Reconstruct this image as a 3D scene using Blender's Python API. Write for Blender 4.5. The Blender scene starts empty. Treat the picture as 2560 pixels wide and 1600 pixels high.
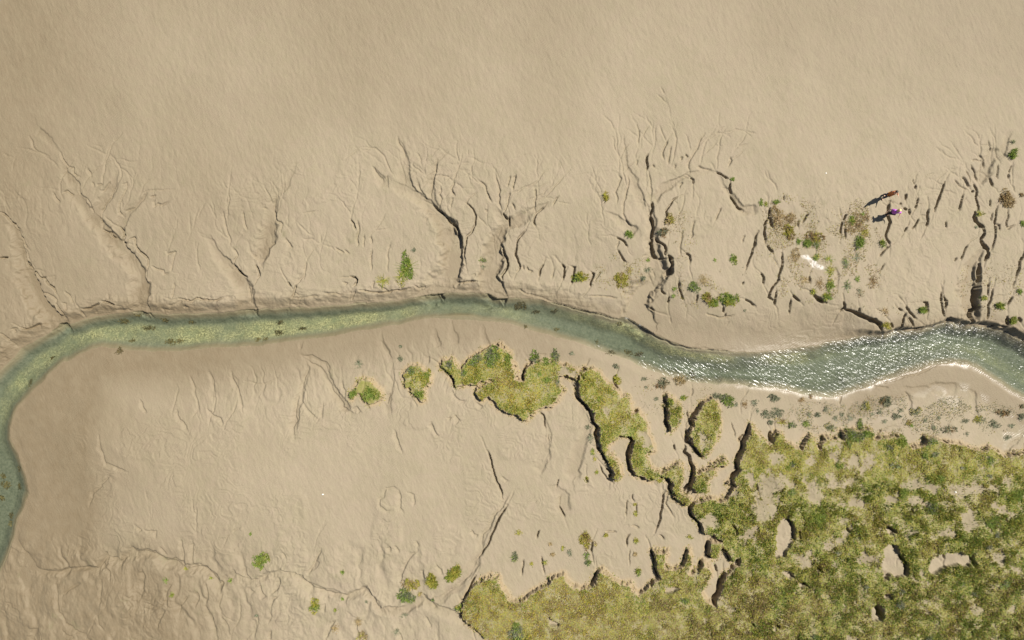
import bpy, math, random
import numpy as np
from mathutils import Vector

random.seed(7)
rng = np.random.default_rng(7)
C = bpy.context.scene.collection
SC = bpy.context.scene

# ------------------------------------------------------------------ camera, sky, sun, exposure
CAM_H = 48.0
LENS = 24.0
cd = bpy.data.cameras.new('camera')
cd.lens = LENS
cd.sensor_width = 36.0
cd.clip_start = 0.1
cd.clip_end = 6000.0
cam = bpy.data.objects.new('camera', cd)
cam.location = (0, 0, CAM_H)
cam.rotation_euler = (0, 0, 0)          # a drone looking straight down
C.objects.link(cam)
SC.camera = cam

SUN_EL = math.radians(58.0)
SUN_AZ = (0.882, 0.471)                 # horizontal direction towards the sun
w = bpy.data.worlds.new('World')
SC.world = w
w.use_nodes = True
nt = w.node_tree
sky = nt.nodes.new('ShaderNodeTexSky')
sky.sky_type = 'NISHITA'
sky.sun_disc = False
sky.sun_elevation = SUN_EL
sky.sun_rotation = math.atan2(SUN_AZ[0], SUN_AZ[1])
bg = nt.nodes['Background']
bg.inputs['Strength'].default_value = 0.05
nt.links.new(sky.outputs['Color'], bg.inputs['Color'])

sl = bpy.data.lights.new('sun', 'SUN')
sl.energy = 5.0
sl.angle = math.radians(0.5)
sl.color = (1.0, 0.955, 0.88)
sun = bpy.data.objects.new('sun', sl)
ce = math.cos(SUN_EL)
sdir = Vector((SUN_AZ[0] * ce, SUN_AZ[1] * ce, math.sin(SUN_EL)))
sun.rotation_euler = sdir.to_track_quat('Z', 'Y').to_euler()
sun.location = (30, 15, 60)
C.objects.link(sun)

SC.view_settings.view_transform = 'Standard'
SC.view_settings.look = 'None'
SC.view_settings.exposure = 0.9
SC.view_settings.gamma = 1.0

# ------------------------------------------------------------------ survey coordinates
ALB = 0.54                               # scale from relative tones to real reflectance at this exposure
S = 2 * CAM_H * 18.0 / LENS / 2560.0     # metres of ground per survey unit
WATER = -0.85                            # level of the creek


def P(x, y, z=0.0):
    f = (CAM_H - z) / CAM_H
    return ((x - 1280.0) * S * f, (800.0 - y) * S * f)


SHEETS = dict(A=(0, 300), B=(640, 300), C=(1280, 300), D=(1920, 300), E=(0, 600), F=(640, 600), G=(1280, 600),
              H=(1920, 600), I=(0, 900), J=(640, 850), K=(1280, 900), L=(1920, 900), M=(0, 1200), N=(640, 1200),
              O=(1280, 1200), Q=(1920, 1200), Z=(0, 0))


def pts_of(text):
    """'A 0,885 45,905 | E 20,30' -> list of survey points (sheet letter may change along the line)."""
    out = []
    ox = oy = 0.0
    k = 3.78
    for tok in text.replace('|', ' ').split():
        if tok in SHEETS:
            ox, oy = SHEETS[tok]
            k = 1.0 if tok == 'Z' else 3.78
            continue
        a, b = tok.split(',')
        out.append((ox + float(a) / k, oy + float(b) / k))
    return out


NORTH = pts_of('Z -1700,3100 -700,2200 -350,1750 -150,1400 -110,1200 -75,1060 -25,950 '
               'E 0,1235 60,1180 130,1120 210,1020 330,950 450,890 530,838 560,785 625,780 655,795 740,770 850,735 960,710 1100,690 '
               '1250,680 1330,665 1380,680 1480,690 1600,705 1750,690 1900,685 2100,685 2250,665 2380,655 '
               'F 20,650 100,640 180,650 300,640 400,635 500,640 640,620 880,600 1000,590 1200,580 1400,560 1600,530 1700,510 1900,495 '
               '2100,505 2200,510 2280,560 2350,555 G 0,545 130,555 280,570 400,595 550,635 700,665 850,700 950,735 1080,745 1150,770 '
               '1220,810 1300,860 1400,910 1500,955 1650,1005 1800,1030 1950,1045 2100,1055 2300,1060 '
               'H 0,1050 130,1035 280,1020 420,1000 530,970 650,950 780,930 900,905 1000,893 1120,890 1200,862 1330,858 1450,842 1580,806 '
               '1680,776 1780,786 1880,820 1960,808 2080,822 2150,850 2250,870 2330,920 2419,950 '
               'Z 2700,930 2900,1000 3300,1050 4500,1100')
SOUTH = pts_of('Z -1500,3200 -500,2300 -200,1800 -60,1530 M 0,870 60,745 105,640 130,560 150,480 170,400 190,330 225,270 258,130 '
               'I 268,1270 262,1230 245,1120 215,1020 170,900 130,820 95,740 95,640 130,540 180,440 250,350 330,260 480,120 600,20 '
               'E 650,1150 800,1060 870,1022 960,1007 1100,1025 1250,1045 1400,1055 1600,1050 1800,1040 2000,1020 2200,1015 2419,1000 '
               'F 200,980 400,950 600,930 800,895 1000,860 1200,820 1400,790 1600,750 1750,745 1900,757 2050,755 2140,768 2300,780 '
               'G 0,795 100,835 300,885 450,935 580,960 700,1003 850,1047 950,1088 1080,1132 1200,1185 1330,1235 1480,1290 1600,1300 1690,1340 '
               '1750,1355 1850,1352 2000,1362 2150,1372 2300,1390 L 0,262 40,265 180,290 330,324 480,347 600,350 690,338 850,280 1000,232 '
               '1100,190 1300,128 1500,62 1620,36 1770,22 1890,42 1990,78 2080,142 2200,210 2330,310 2419,355 '
               'Z 2680,1090 2900,1180 3300,1250 4500,1300')
SOUTH = SOUTH


def densify(p, step):
    out = [p[0]]
    for a, b in zip(p[:-1], p[1:]):
        n = max(1, int(math.hypot(b[0] - a[0], b[1] - a[1]) / step))
        for i in range(1, n + 1):
            out.append((a[0] + (b[0] - a[0]) * i / n, a[1] + (b[1] - a[1]) * i / n))
    return out


NW = np.array([P(x, y, WATER) for x, y in NORTH])
SW = np.array([P(x, y, WATER) for x, y in SOUTH])

# ------------------------------------------------------------------ number fields
def sm(x, a=0.0, b=1.0):
    t = np.clip((x - a) / (b - a), 0.0, 1.0)
    return t * t * (3 - 2 * t)


def vnoise(x, y, seed=0):
    xi = np.floor(x).astype(np.int64)
    yi = np.floor(y).astype(np.int64)
    fx = (x - xi).astype(np.float32)
    fy = (y - yi).astype(np.float32)
    fx = fx * fx * fx * (fx * (fx * 6 - 15) + 10)
    fy = fy * fy * fy * (fy * (fy * 6 - 15) + 10)

    def h(a, b):
        n = (a * 374761393 + b * 668265263 + seed * 1274126177) & 0x7fffffff
        n = ((n ^ (n >> 13)) * 1274126177) & 0x7fffffff
        n = n ^ (n >> 16)
        return ((n & 0xffff) / 32767.5 - 1.0).astype(np.float32)
    a = h(xi, yi)
    b = h(xi + 1, yi)
    c = h(xi, yi + 1)
    d = h(xi + 1, yi + 1)
    return (a + (b - a) * fx) * (1 - fy) + (c + (d - c) * fx) * fy


def fbm(x, y, f, octaves=4, seed=0, gain=0.5):
    s = 0.0
    a = 1.0
    for o in range(octaves):
        s = s + a * vnoise(x * f + 17.3 * o, y * f - 9.1 * o, seed + o)
        f *= 2.03
        a *= gain
    return s


def seg_dist(X, Y, a, b):
    dx, dy = b[0] - a[0], b[1] - a[1]
    L2 = dx * dx + dy * dy + 1e-12
    t = np.clip(((X - a[0]) * dx + (Y - a[1]) * dy) / L2, 0, 1)
    ex = X - (a[0] + t * dx)
    ey = Y - (a[1] + t * dy)
    return ex, ey, t


def poly_dist(X, Y, line, closed=False):
    D = np.full(X.shape, 1e9, np.float32)
    n = len(line)
    for i in range(n if closed else n - 1):
        ex, ey, t = seg_dist(X, Y, line[i], line[(i + 1) % n])
        D = np.minimum(D, ex * ex + ey * ey)
    return np.sqrt(D)


def inside(X, Y, poly):
    r = np.zeros(X.shape, bool)
    n = len(poly)
    for i in range(n):
        x1, y1 = poly[i]
        x2, y2 = poly[(i + 1) % n]
        if y1 == y2:
            continue
        c = ((y1 > Y) != (y2 > Y)) & (X < (x2 - x1) * (Y - y1) / (y2 - y1) + x1)
        r ^= c
    return r


# ground grid: fine over the surveyed flat, widening out to the horizon
step = 0.043
fx = np.arange(-38.5, 38.5 + 1e-6, step)
fy = np.arange(-25.0, 25.0 + 1e-6, step)


def widen(a):
    o = []
    s_, x = step, a[-1]
    while x < 2500:
        s_ *= 1.22
        x += s_
        o.append(x)
    o = np.array(o)
    s_, x, q = step, a[0], []
    while x > -2500:
        s_ *= 1.22
        x -= s_
        q.append(x)
    return np.concatenate([np.array(q)[::-1], a, o])


gx = widen(fx)
gy = widen(fy)
GX, GY = np.meshgrid(gx.astype(np.float32), gy.astype(np.float32))
near = (np.abs(GX) < 60) & (np.abs(GY) < 45)
# small wander so that no traced edge is ruler-straight
JX = GX + near * (0.055 * fbm(GX, GY, 1.9, 3, 11) + 0.10 * vnoise(GX * .55, GY * .55, 31))
JY = GY + near * (0.055 * fbm(GX, GY, 1.9, 3, 51) + 0.10 * vnoise(GX * .55, GY * .55, 71))

# creek
KX = GX + 0.06 * fbm(GX, GY, 1.1, 3, 5)
KY = GY + 0.06 * fbm(GX, GY, 1.1, 3, 6)
CREEK = np.concatenate([NW, SW[::-1]])
dN = poly_dist(KX, KY, NW)
dS = poly_dist(KX, KY, SW)
inC = inside(KX, KY, CREEK)
northside = dN < dS

# bank heights along the north shore (by x, metres)
bx = np.array([-60, -36, -22, -16, -4, 2, 8, 11, 14, 20, 23.5, 25.5, 28, 36, 60])
bh = np.array([.42, .42, .40, .36, .32, .26, .22, .14, .10, .09, .16, .58, .62, .66, .66])
bw = np.array([.9, .9, .8, .8, .9, 1.2, 1.4, 2.0, 2.6, 2.6, 1.0, .35, .35, .35, .35])
BH = np.interp(GX, bx, bh)
BW = np.interp(GX, bx, bw)
rise = np.interp(GX, bx, np.array([9, 9, 9, 9, 8, 8, 7, 6, 5, 4.5, 3.2, 1.5, 1.5, 1.5, 1.5.__float__()]))
hN = WATER + 0.03 + BH * sm(dN / BW) + (-WATER - 0.03 - BH) * sm(dN / rise)
sh = np.interp(GX, [-60, -30, 0, 8, 14, 25, 36, 60], [.07, .07, .08, .10, .075, .07, .06, .06])
far = np.interp(GX, [-60, -34, -10, 4, 10, 20, 36], [11, 11, 10, 7.5, 6, 7, 8.5])
hS = WATER + 0.015 + sh * sm(dS / np.interp(GX, [0, 14, 20], [.9, .45, .40])) + (-WATER - 0.12 - sh) * sm((dS - np.interp(GX, [20, 24], [0, 1.9])) / far) * 0.93
dIn = np.minimum(dN, dS)
asym = np.interp(GX, [-40, -5, 5, 15, 25, 40], [.9, .9, 1.2, 1.6, 1.0, .8])
shore = np.interp(GX, [-40, -5, 2, 8, 14, 20, 24, 40], [1.1, 1.2, 1.0, .7, .6, .8, 1.5, 1.3])
bed = WATER + 0.01 - np.interp(GX, [-40, 2, 9, 40], [.46, .55, .85, .85]) * sm(dN / asym) * sm(dS / shore) - 0.08 * sm(dIn / 0.3)
H0 = np.where(inC, bed, np.where(northside, hN, hS)).astype(np.float32)
# the shoal against the south shore
cx, cy = P(1150, 795, WATER)
H0 += 0.25 * np.exp(-(((GX - cx) / 1.5) ** 2 + ((GY - cy) / .33) ** 2)) * inC
SHOAL = np.exp(-(((GX - cx) / 1.5) ** 2 + ((GY - cy) / .36) ** 2)) * inC
H = H0.copy()


def hsample(field, x, y):
    x = np.asarray(x, float)
    y = np.asarray(y, float)
    i = np.clip(np.searchsorted(gx, x) - 1, 0, len(gx) - 2)
    j = np.clip(np.searchsorted(gy, y) - 1, 0, len(gy) - 2)
    tx = np.clip((x - gx[i]) / (gx[i + 1] - gx[i]), 0, 1)
    ty = np.clip((y - gy[j]) / (gy[j + 1] - gy[j]), 0, 1)
    f = field
    return (f[j, i] * (1 - tx) + f[j, i + 1] * tx) * (1 - ty) + (f[j + 1, i] * (1 - tx) + f[j + 1, i + 1] * tx) * ty


def W2(x, y, extra=0.0):
    """survey point -> world x, y on the ground there"""
    X, Y = P(x, y, 0)
    for _ in range(3):
        z = float(hsample(H0, X, Y)) + extra
        X, Y = P(x, y, z)
    return (X, Y)


# gentle relief of the mud
calm = 1.0 - inC
H += calm * (0.035 * fbm(GX, GY, .16, 3, 100) + 0.018 * fbm(GX, GY, .6, 3, 120))
# run-off rills: stretched, sharp-crested noise near the creek
wx = GX + 0.5 * fbm(GX, GY, .5, 3, 140)
dC = np.where(northside, dN, dS)
rid = 1.0 - np.abs(vnoise(wx * 1.15 + GY * .25, GY * .26, 150)) * 2.2
rid2 = 1.0 - np.abs(vnoise(wx * 3.4 + GY * .5, GY * .6, 160)) * 2.2
bandN = northside * sm(dC, .8, 2.5) * (1 - sm(dC, 9.0, 13.5)) * (0.5 + .5 * sm(vnoise(GX * .22, GY * .22, 170), -.4, .5))
bandS = (~northside) * sm(dC, .9, 2.2) * (1 - sm(dC, 4.0, 8.0)) * (1 - sm(GX, 2, 9)) * sm(GX, -26, -20)
bandB = sm(-GY, 14.5, 17.0) * (1 - sm(GX, -8, 0))
rough = np.clip(bandN * .8 + bandS + bandB, 0, 1) * calm
H -= rough * ((0.034 - .026 * bandB + .012 * bandS) * sm(rid, .5, 1.0) * (.4 + .6 * sm(vnoise(GX * .4, GY * .4, 155), -.3, .5)) + 0.016 * sm(rid2, .45, 1.0))
H += calm * rough * 0.014 * fbm(GX, GY * .6, 3.6, 4, 180)
H += calm * 0.006 * fbm(GX, GY, 2.2, 3, 190)
hb = 1.0 - np.abs(vnoise(wx * .62 + GY * .1, GY * .30, 158)) * 2.0
H -= calm * bandB * near * (.085 * sm(hb, .0, 1.0) + .075 * fbm(GX, GY, .7, 4, 159))
# worn ledges: low broken steps along the contours of the flat
lg = fbm(GX + .3 * fbm(GX, GY, .9, 2, 194), GY, .21, 5, 192, .55)
lm = calm * near * np.clip(sm(vnoise(GX * .45, GY * .45, 196), -.1, .35), 0, 1) * np.maximum(np.maximum((~northside) * sm(dC, 3.5, 6) * .75, bandB), northside * (1 - sm(dC, 9, 12.5)) * .55)
for c_ in (-.75, -.5, -.27, -.05, .18, .4, .63):
    H += lm * .055 * sm((lg - c_) / .030, -1, 1)
H -= lm * .055 * sm((lg + .8) / 1.5, 0, 1) * 7 * .8
# the ripple-marked flat
u = GX * .94 + GY * .33
v = -GX * .33 + GY * .94
H += calm * near * (0.007 * vnoise(u * 5.2, v * 1.7, 200) + .004 * vnoise(u * 9.5, v * 3.4, 205)) * (.35 + .65 * sm(dC, 3, 9))
H += inC * (0.035 * fbm(GX, GY, .9, 3, 210))
H += (~inC & near) * 0.0

ROCK = (SUN_AZ[0], SUN_AZ[1])


def window(line, r):
    a = np.array(line)
    i0, i1 = np.searchsorted(gx, [a[:, 0].min() - r, a[:, 0].max() + r])
    j0, j1 = np.searchsorted(gy, [a[:, 1].min() - r, a[:, 1].max() + r])
    return slice(max(0, j0 - 1), j1 + 1), slice(max(0, i0 - 1), i1 + 1)


CARVE = np.zeros_like(H)
SWALE_DEPTH = np.zeros_like(H)  # depth of the broad swales cut into the ground


def gully(line, wpx, depth=None, soft=None, taper=0.16):
    """cut a channel: steep wall on the sunward side, slope on the other"""
    pw = [W2(x, y) for x, y in line]
    wm = wpx * S
    if soft is None:
        soft = .15 if wpx < 6 else .40
    dep = depth if depth is not None else min(1.15, 0.068 * wpx + 0.045 + .05 * min(1.0, max(0.0, wpx - 1.5)))
    r = wm * (1 + soft) + 0.35
    js, is_ = window(pw, r)
    X, Y = JX[js, is_], JY[js, is_]
    if X.size == 0:
        return
    n = len(pw)
    cum = [0.0]
    for a, b in zip(pw[:-1], pw[1:]):
        cum.append(cum[-1] + math.hypot(b[0] - a[0], b[1] - a[1]))
    D = np.full(X.shape, 1e9, np.float32)
    EX = np.zeros(X.shape, np.float32)
    EY = np.zeros(X.shape, np.float32)
    T = np.zeros(X.shape, np.float32)
    for i in range(n - 1):
        ex, ey, t = seg_dist(X, Y, pw[i], pw[i + 1])
        d2 = ex * ex + ey * ey
        m = d2 < D
        D = np.where(m, d2, D)
        EX = np.where(m, ex, EX)
        EY = np.where(m, ey, EY)
        T = np.where(m, cum[i] + t * (cum[i + 1] - cum[i]), T)
    D = np.sqrt(D)
    k = (EX * ROCK[0] + EY * ROCK[1]) / (D + 1e-6)
    end = np.minimum(T, cum[-1] - T) / max(1e-6, taper * cum[-1])
    wob = 0.8 + 0.40 * vnoise(X * 2.3 + wpx, Y * 2.3, 7) + .22 * min(1.0, 3.5 / wpx) * vnoise(X * 5.5, Y * 5.5 + wpx, 8)
    tw = (0.35 + 0.65 * sm(end)) * wob
    flat = np.maximum(0.33 * wm * tw, .020 if depth is not None else .026 + .012 * min(1.0, max(0.0, wpx - 1.5)))
    kk = sm(k, -0.5, 0.5)
    wall = (0.045) * kk + (soft * wm * tw + 0.05) * (1 - kk)
    f = 1 - np.clip((D - flat) / wall, 0, 1)
    f = np.where(kk > .5, f, f * f * (3 - 2 * f))
    c = dep * f * (0.35 + 0.65 * sm(end)) * (0.86 + 0.14 * vnoise(X * 1.7, Y * 1.7, 9))
    sub = CARVE[js, is_]
    np.maximum(sub, c, out=sub)


def swale(line, wpx, depth):
    pw = [W2(x, y) for x, y in line]
    wm = wpx * S
    js, is_ = window(pw, wm * 2.2)
    X, Y = JX[js, is_], JY[js, is_]
    if X.size == 0:
        return
    cum = [0.0]
    for a, b in zip(pw[:-1], pw[1:]):
        cum.append(cum[-1] + math.hypot(b[0] - a[0], b[1] - a[1]))
    D = np.full(X.shape, 1e9, np.float32)
    EX, EY, T = (np.zeros(X.shape, np.float32) for _ in range(3))
    for i in range(len(pw) - 1):
        ex, ey, t = seg_dist(X, Y, pw[i], pw[i + 1])
        d2 = ex * ex + ey * ey
        m = d2 < D
        D, EX, EY = np.where(m, d2, D), np.where(m, ex, EX), np.where(m, ey, EY)
        T = np.where(m, (cum[i] + t * (cum[i + 1] - cum[i])) / cum[-1], T)
    D = np.sqrt(D)
    k = (EX * ROCK[0] + EY * ROCK[1]) / (D + 1e-6)
    up = sm(T, -.05, .75)                     # shallow and narrow at the head, full size downstream
    wide = wm * (.35 + .65 * up) * (1.0 - .38 * k) * (1 + .30 * vnoise(X * 1.6, Y * 1.6, 12) + .18 * vnoise(X * 4.4, Y * 4.4, 13))
    f = 1 - sm(D / wide, np.where(k > 0, .55, .15), 1.15)
    f = f * (.25 + .75 * up) * (1 - .8 * sm(T, .93, 1.0) * (cum[-1] < 6)) * sm(T, -.001, .10)
    sub = SWALE_DEPTH[js, is_]
    np.maximum(sub, 1.45 * depth * f, out=sub)

# ------------------------------------------------------------------ surveyed gullies (width: line)
SWALES = '''
26 .20: A 560,330 620,480 720,600 720,720 850,850 950,980 1080,1130 1200,1250 1310,1420 E 1340,420 1360,640
18 .12: A 1100,450 1060,620 960,780 900,900
15 .10: A 1400,690 1290,800 1180,900 1130,1000 1160,1120
14 .05: A 560,330 470,180 360,90
30 .30: A 60,940 150,1080 210,1330 270,1480 E 380,600 560,770
22 .18: A 1960,1080 2090,1300 2200,1400 E 2350,480 2375,640
27.5 0.2025: B 200,640 160,860 150,1010 60,1230 15,1330 F 0,200
10 0.054: B 380,380 300,600 200,700
32.5 0.351: B 1250,580 1500,680 1700,880 1820,1000 1880,1150 1870,1330 F 1860,300 1720,400 1700,470
17.5 0.108: B 1340,150 1420,350 1400,500 1500,680
15 0.081: B 1095,440 1200,590 1250,580
15 0.0945: B 1830,260 1720,380 1650,560 1640,760 1740,880
32.5 0.297: B 2240,800 2360,980 2260,1150 2280,1250 2230,1400 F 2210,340 2280,430 2290,520
17.5 0.135: C 370,780 150,880 20,960 | C -60,1000
12.5 0.108: C 1980,500 1860,480 1700,505 1500,600 1350,740 1320,790
12.5 0.0945: C 1930,490 2060,700 2200,850 2330,840
32.5 0.324: C 1310,780 1330,1000 1340,1200 1400,1400 G 1350,400 1250,480 1190,600 1230,700 1290,790
17.5 0.108: C 860,860 1000,920 1100,1000 1180,1060
12.5 0.081: C 1040,120 1080,420 1180,640 1260,860
20 0.135: D 2310,90 2220,320 2120,340 2050,500 1990,620
27.5 0.27: D 2020,1180 1960,1330 1930,1400 H 1940,260 1930,480 1940,640 1930,780
10 .06: H 630,540 660,330 620,260
16 .10: J 440,150 620,230 700,440 800,580 880,680
14 .08: J 430,150 480,280 440,480 380,680 350,860
12 .06: J 1195,30 1290,240 1280,420 1240,600 1260,720
12 .06: F 1700,820 1700,900 1740,1010
12 .05: F 1850,750 1860,860 1890,1000
12 .05: F 2125,800 2150,930 2190,1010
12 .05: F 1190,860 1195,970 1270,1100
15 .12: M 165,560 250,690 330,820 430,860 580,870 700,850 830,840 930,860 1000,730 1130,790 1260,700 1350,700 1460,720 1540,770 1660,770 1740,830 1870,830 1990,900 2080,1000
14 .11: N 180,880 350,890 480,990 600,1040 850,1100 920,1095 1040,1035 1150,1160 1190,1240 1420,1220 1600,1110 1700,1180 1850,1270 1940,1330
14 .07: N 2400,130 2250,340 2140,600 2080,780 1880,1020 1740,1120
8 .05: N 620,640 540,830 490,920
18 .08: M 1350,860 1360,930 1300,1080 1180,1180
18 .07: L 1250,265 1450,285 1600,275 1800,275
12 .06: L 1880,270 1940,330 1945,520
10 .05: L 1300,310 1350,400 1340,510
20 .07: K 250,480 340,700 330,900 250,1060
20 .09: K 620,400 720,600 640,900 560,1150
24 .08: O 330,60 500,120 520,300
'''
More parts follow.
